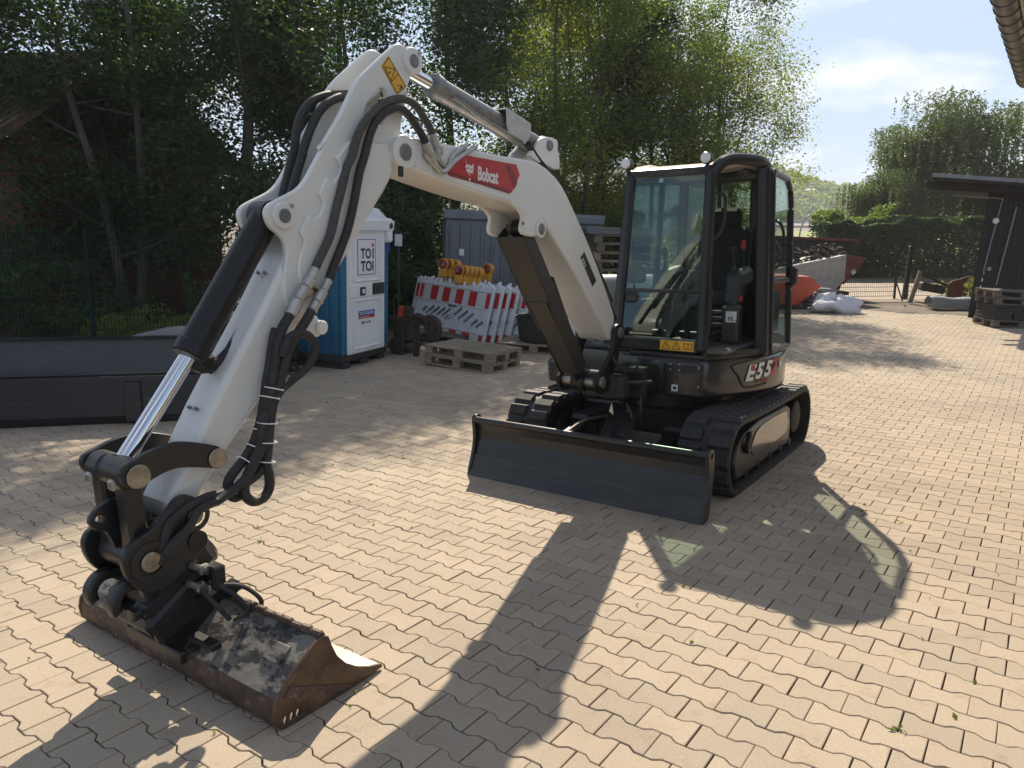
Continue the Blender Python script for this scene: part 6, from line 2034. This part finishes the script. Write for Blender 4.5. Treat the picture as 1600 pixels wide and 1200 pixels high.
MB().beam(B0 - d_ * 3 + side_v * 1.16 + Vector((0, 0, .02)), B1 + side_v * 1.16 + Vector((0, 0, .02)), 2.15, .03, (0, 0, 1), b=.004).build('soffit', 'soffit', wk_)
MB().beam(B0 - d_ * 3 + side_v * .09 + Vector((0, 0, .05)), B1 + side_v * .09 + Vector((0, 0, .05)), .02, .16, (0, 0, 1), b=.004).build('fascia', 'soffit', wk_)
MB().beam(B0 - d_ * 3 + side_v * 2.2 + Vector((0, 0, -1.9)), B1 + side_v * 2.2 + Vector((0, 0, -1.9)), .12, 4.2, (0, 0, 1), b=.01).build('wall', 'soffit', wk_)
MB().beam(B0 - d_ * 3 + side_v * 1.9 + Vector((0, 0, .72)), B1 + side_v * 1.9 + Vector((0, 0, .72)), 3.9, .10, (side_v * -.35 + Vector((0, 0, 1))), b=.01).build('roof', 'roof_tile', wk_)

# ---- clutter behind the cab on the right
sk1 = thing('tipping_skip', 'orange red tipping skip with a rib down its side behind the cab door', 'skip', place(6.75, 18.35, R(6), -.03))
prf = [(-.62, .20), (-.56, .90), (.72, .88), (.92, .62), (.20, .12), (-.20, .10)]
prf = [(-.7, .22), (-.66, .72), (-.30, .86), (.55, .86), (.86, .62), (.55, .36), (.28, .15), (-.1, .16)]
M = Matrix(((1, 0, 0, 0), (0, 0, -1, .45), (0, 1, 0, 0), (0, 0, 0, 1)))
plate('body', prf, .45, .9, 'skip_orange', sk1, bev=.02, M=M)
MB().cham((.10, -.02, .47), (.07, .05, .86), .01).build('rib', 'skip_orange', sk1)
MB().cham((.0, .45, .06), (1.2, .8, .12), .02).build('base', 'skid_black', sk1)
sk2 = thing('open_skip', 'pale grey metal skip full of rubble with a rust red end', 'skip', place(8.05, 20.2, R(10), .1))
prf = [(-1.5, .05), (-1.55, .66), (.95, 1.20), (1.0, .52), (.70, .18), (-.4, .02)]
plate('body', prf, .7, 1.4, 'skip_pale', sk2, bev=.02, M=Matrix(((1, 0, 0, 0), (0, 0, -1, .7), (0, 1, 0, 0), (0, 0, 0, 1))))
plate('end_wedge', [(.98, 1.19), (1.55, 1.12), (1.45, .90), (1.0, .40)], .7, 1.36, 'skip_rust', sk2, bev=.015, M=Matrix(((1, 0, 0, 0), (0, 0, -1, .7), (0, 1, 0, 0), (0, 0, 0, 1))))
MB().cham((1.22, -.0, .74), (.12, .012, .12), .002, M=Matrix.Rotation(R(45), 4, 'Y')).build('hazard_plate', 'reflective_white', sk2)
rg = np.random.default_rng(5)
hp = thing('rubble_heap', 'heap of dark earth and pale rubble filling the pale skip', 'rubble', place(8.05, 20.2, R(10), .1))
mb = MB()
for k in range(260):
    x = rg.uniform(-1.4, 1.0)
    top = .74 + (x + 1.5) * .19
    y = rg.uniform(.15, 1.3)
    z = top - .1 + .38 * math.sin(math.pi * (y / 1.4)) * rg.uniform(.3, 1)
    s_ = rg.uniform(.03, .12)
    mb.cham((x, y, z), (s_ * 1.4, s_, s_ * .8), s_ * .18, M=Matrix.Rotation(rg.uniform(0, 6), 4, 'Z') @ Matrix.Rotation(rg.uniform(-.7, .7), 4, 'X'))
mb.build('rubble', 'rubble', hp, kind='stuff')
dp_ = thing('dark_skip', 'dark open skip with a rusty rim standing behind the pale skip', 'skip', place(8.5, 22.0, R(6), .05))
plate('body', [(-1.2, .1), (-1.45, 1.62), (1.5, 1.60), (1.2, .1)], .6, 1.2, 'tub_black', dp_, bev=.02, M=Matrix(((1, 0, 0, 0), (0, 0, -1, .6), (0, 1, 0, 0), (0, 0, 0, 1))))
MB().beam((-1.5, -.03, 1.62), (1.55, -.03, 1.60), .08, .07, (0, 0, 1)).build('rim', 'skip_rust', dp_)
bmk = thing('wooden_pole', 'pale wooden pole leaning against the pale skip', 'pole', place(7.35, 19.9, R(0), .6))
MB().cyl((-.45, 0, 1.0), (.12, 0, .25), .022, n=8).build('shaft', 'pallet_wood', bmk)
sck = thing('bulk_bag', 'crumpled white bulk bag lying on the paving behind the excavator', 'bag', place(7.72, 17.85, R(4), -.01))
mb = MB()
nu, nv = 26, 14
vv, ff = [], []
for i in range(nu):
    for j in range(nv):
        th, ph = 2 * math.pi * i / nu, math.pi * j / (nv - 1)
        r_ = 1 + .16 * math.sin(3 * th + 2 * ph) + .10 * math.sin(7 * th - 3 * ph) + .07 * math.sin(11 * th + 9 * ph)
        vv.append((.56 * r_ * math.cos(th) * math.sin(ph), .36 * r_ * math.sin(th) * math.sin(ph), max(.0, .16 + .22 * r_ * math.cos(ph) * (1 + .35 * math.cos(th * 2 + 1)))))
for i in range(nu):
    for j in range(nv - 1):
        k = (i + 1) % nu
        ff.append((i * nv + j, k * nv + j, k * nv + j + 1, i * nv + j + 1)[::-1])
mb.add(vv, ff).build('cloth', 'sack_white', sck, angle=50)
MB().tube([(-.1, -.2, .36), (-.05, -.25, .46), (.1, -.24, .42), (.12, -.2, .34)], .018, n=6).build('lifting_loop', 'sack_white', sck)
for (x, y, lb) in ((8.35, 19.1, 'black bucket standing beside the pale skip, behind the white bag'),):
    t = thing('mortar_bucket', lb, 'bucket', place(x, y, 0, 0, 1.0))
    MB().lathe([((0, 0, .0), .18), ((0, 0, .40), .24), ((0, 0, .41), .25), ((0, 0, .40), .22), ((0, 0, .05), .17), ((0, 0, .04), .02)], (0, 0, 1), 24).build('shell', 'tub_black', t)
cb_ = thing('cardboard_pile', 'greenish grey pile of sacks and boards between the orange skip and the bucket', 'sacks', place(7.75, 18.75, R(20)))
for k in range(5):
    MB().cham((.06 * k - .1, .02 * k, .08 + .09 * k), (.6 - .06 * k, .4, .11), .04, rz=.3 * k).build('sack', 'tarp_grey', cb_)
# implement and sheet beside the shed
ip = thing('plough_frame', 'rusty dark implement frame with an orange share lying before the fence', 'implement', place(11.35, 20.0, R(-8)))
MB().cham((-.55, 0, .42), (.10, .10, .86), .01, M=Matrix.Rotation(R(10), 4, 'Y')).build('upright', 'pallet_wood', ip)
MB().beam((-.52, 0, .80), (.35, .1, .45), .06, .06, (0, 0, 1)).build('strut', 'rusty_steel', ip)
MB().cham((-.10, .1, .40), (.62, .3, .22), .03, M=Matrix.Rotation(R(8), 4, 'Y')).build('frame', 'rusty_steel', ip)
plate('share', smooth_loop([(.30, .02), (.26, .55), (.45, .66), (.78, .78), (.62, .55), (.60, .02)], 2), -.05, .03, 'skip_rust', ip, bev=.005)
MB().beam((-1.1, 0, .62), (-.85, -.1, .02), .035, .035, (0, 0, 1)).build('bent_rod', 'rusty_steel', ip)
sm = thing('metal_sheet', 'rolled pale metal sheet lying on the ground beside the shed pallets', 'metal sheet', place(11.42, 19.05, R(-5), .01))
vv, ff = [], []
for i in range(12):
    for j in range(9):
        th = math.pi * (1.05 * j / 8 + .02)
        x = -.85 + 1.75 * i / 11
        r_ = .17 + .015 * math.sin(i * 1.3)
        vv.append((x, -.2 + r_ * math.cos(th) * 1.3, r_ * 1.4 * math.sin(th) + .03))
for i in range(11):
    for j in range(8):
        ff.append((i * 9 + j, (i + 1) * 9 + j, (i + 1) * 9 + j + 1, i * 9 + j + 1))
MB().add(vv, ff).build('sheet', 'sheet_metal', sm)
# hoops of the polytunnel on the far field and a low timber bench
for k, (x, y, lb) in enumerate(((20.3, 52, 'first bare polytunnel hoop on the field, nearest the cab door'), (22.0, 54, 'second bare polytunnel hoop on the field, in the middle'), (23.6, 56, 'third bare polytunnel hoop on the field, beside the hedge shrub'))):
    t = thing('polytunnel_hoop', lb, 'hoop', place(x, y, R(20), -.1), 'polytunnel hoops on the field')
    MB().tube([(-.75, 0, 0), (-.75, 0, 1.5), (-.5, 0, 2.3), (0, 0, 2.7), (.5, 0, 2.3), (.75, 0, 1.5), (.75, 0, 0)], .06, n=6).build('arch', 'pipe_grey', t)
bn = thing('timber_stack', 'stack of pale timber beams on the field before the polytunnel hoops', 'timber', place(15.2, 38.5, R(6)))
for k in range(4):
    MB().cham((0, 0, .35 + .28 * k), (3.0, .5, .2), .02).build('beam', 'pallet_wood', bn)
for x in (-1.2, 1.2):
    MB().cham((x, 0, .12), (.2, .6, .25), .02).build('bearer', 'pallet_wood', bn)
# fallen leaves and tufts of grass in the joints
n = 420
LX, LY = rg.uniform(-6, 8, n), rg.uniform(1.8, 15, n)
m_ = np.abs(LX) < .72 * LY
LX, LY = LX[m_], LY[m_]
link('fallen_leaves', leaves(np.c_[LX, LY, gz(LY) + .008], .028, 'fallen_leaves', 'leaf_yellow', rg=rg), kind='stuff')
tu = []
for k in range(10):
    x, y = rg.uniform(-4, 3), rg.uniform(2, 9)
    if abs(x) > .72 * y:
        continue
    # snap the tuft to the nearest long joint
    dx, dy = x - PX0, y - PY0
    b = -dx * syaw + dy * cyaw
    b2 = (round(b / PV - .5) + .5) * PV
    x -= syaw * (b2 - b); y += cyaw * (b2 - b)
    for q in range(int(rg.integers(5, 16))):
        tu.append((x + rg.normal(0, .012), y + rg.normal(0, .012), gzf(y) + abs(rg.normal(0, .008))))
link('joint_grass', leaves(np.array(tu), .03, 'joint_grass', 'leaf_mid', aspect=.25, rg=rg), kind='stuff')

# ------------------------------------------------------------------ sunlit haze in the air
hm = bpy.data.materials.new('haze')
hm.use_nodes = True
t_ = hm.node_tree
t_.nodes.clear()
o_ = t_.nodes.new('ShaderNodeOutputMaterial')
vol = t_.nodes.new('ShaderNodeVolumePrincipled')
vol.inputs['Color'].default_value = (.93, .96, 1.0, 1)
vol.inputs['Density'].default_value = .0006
vol.inputs['Anisotropy'].default_value = .3
t_.links.new(vol.outputs[0], o_.inputs['Volume'])
MATS['haze'] = hm
MB().box((0, 445, 45), (1840, 920, 106)).build('haze', 'haze', None, kind='stuff', angle=0)
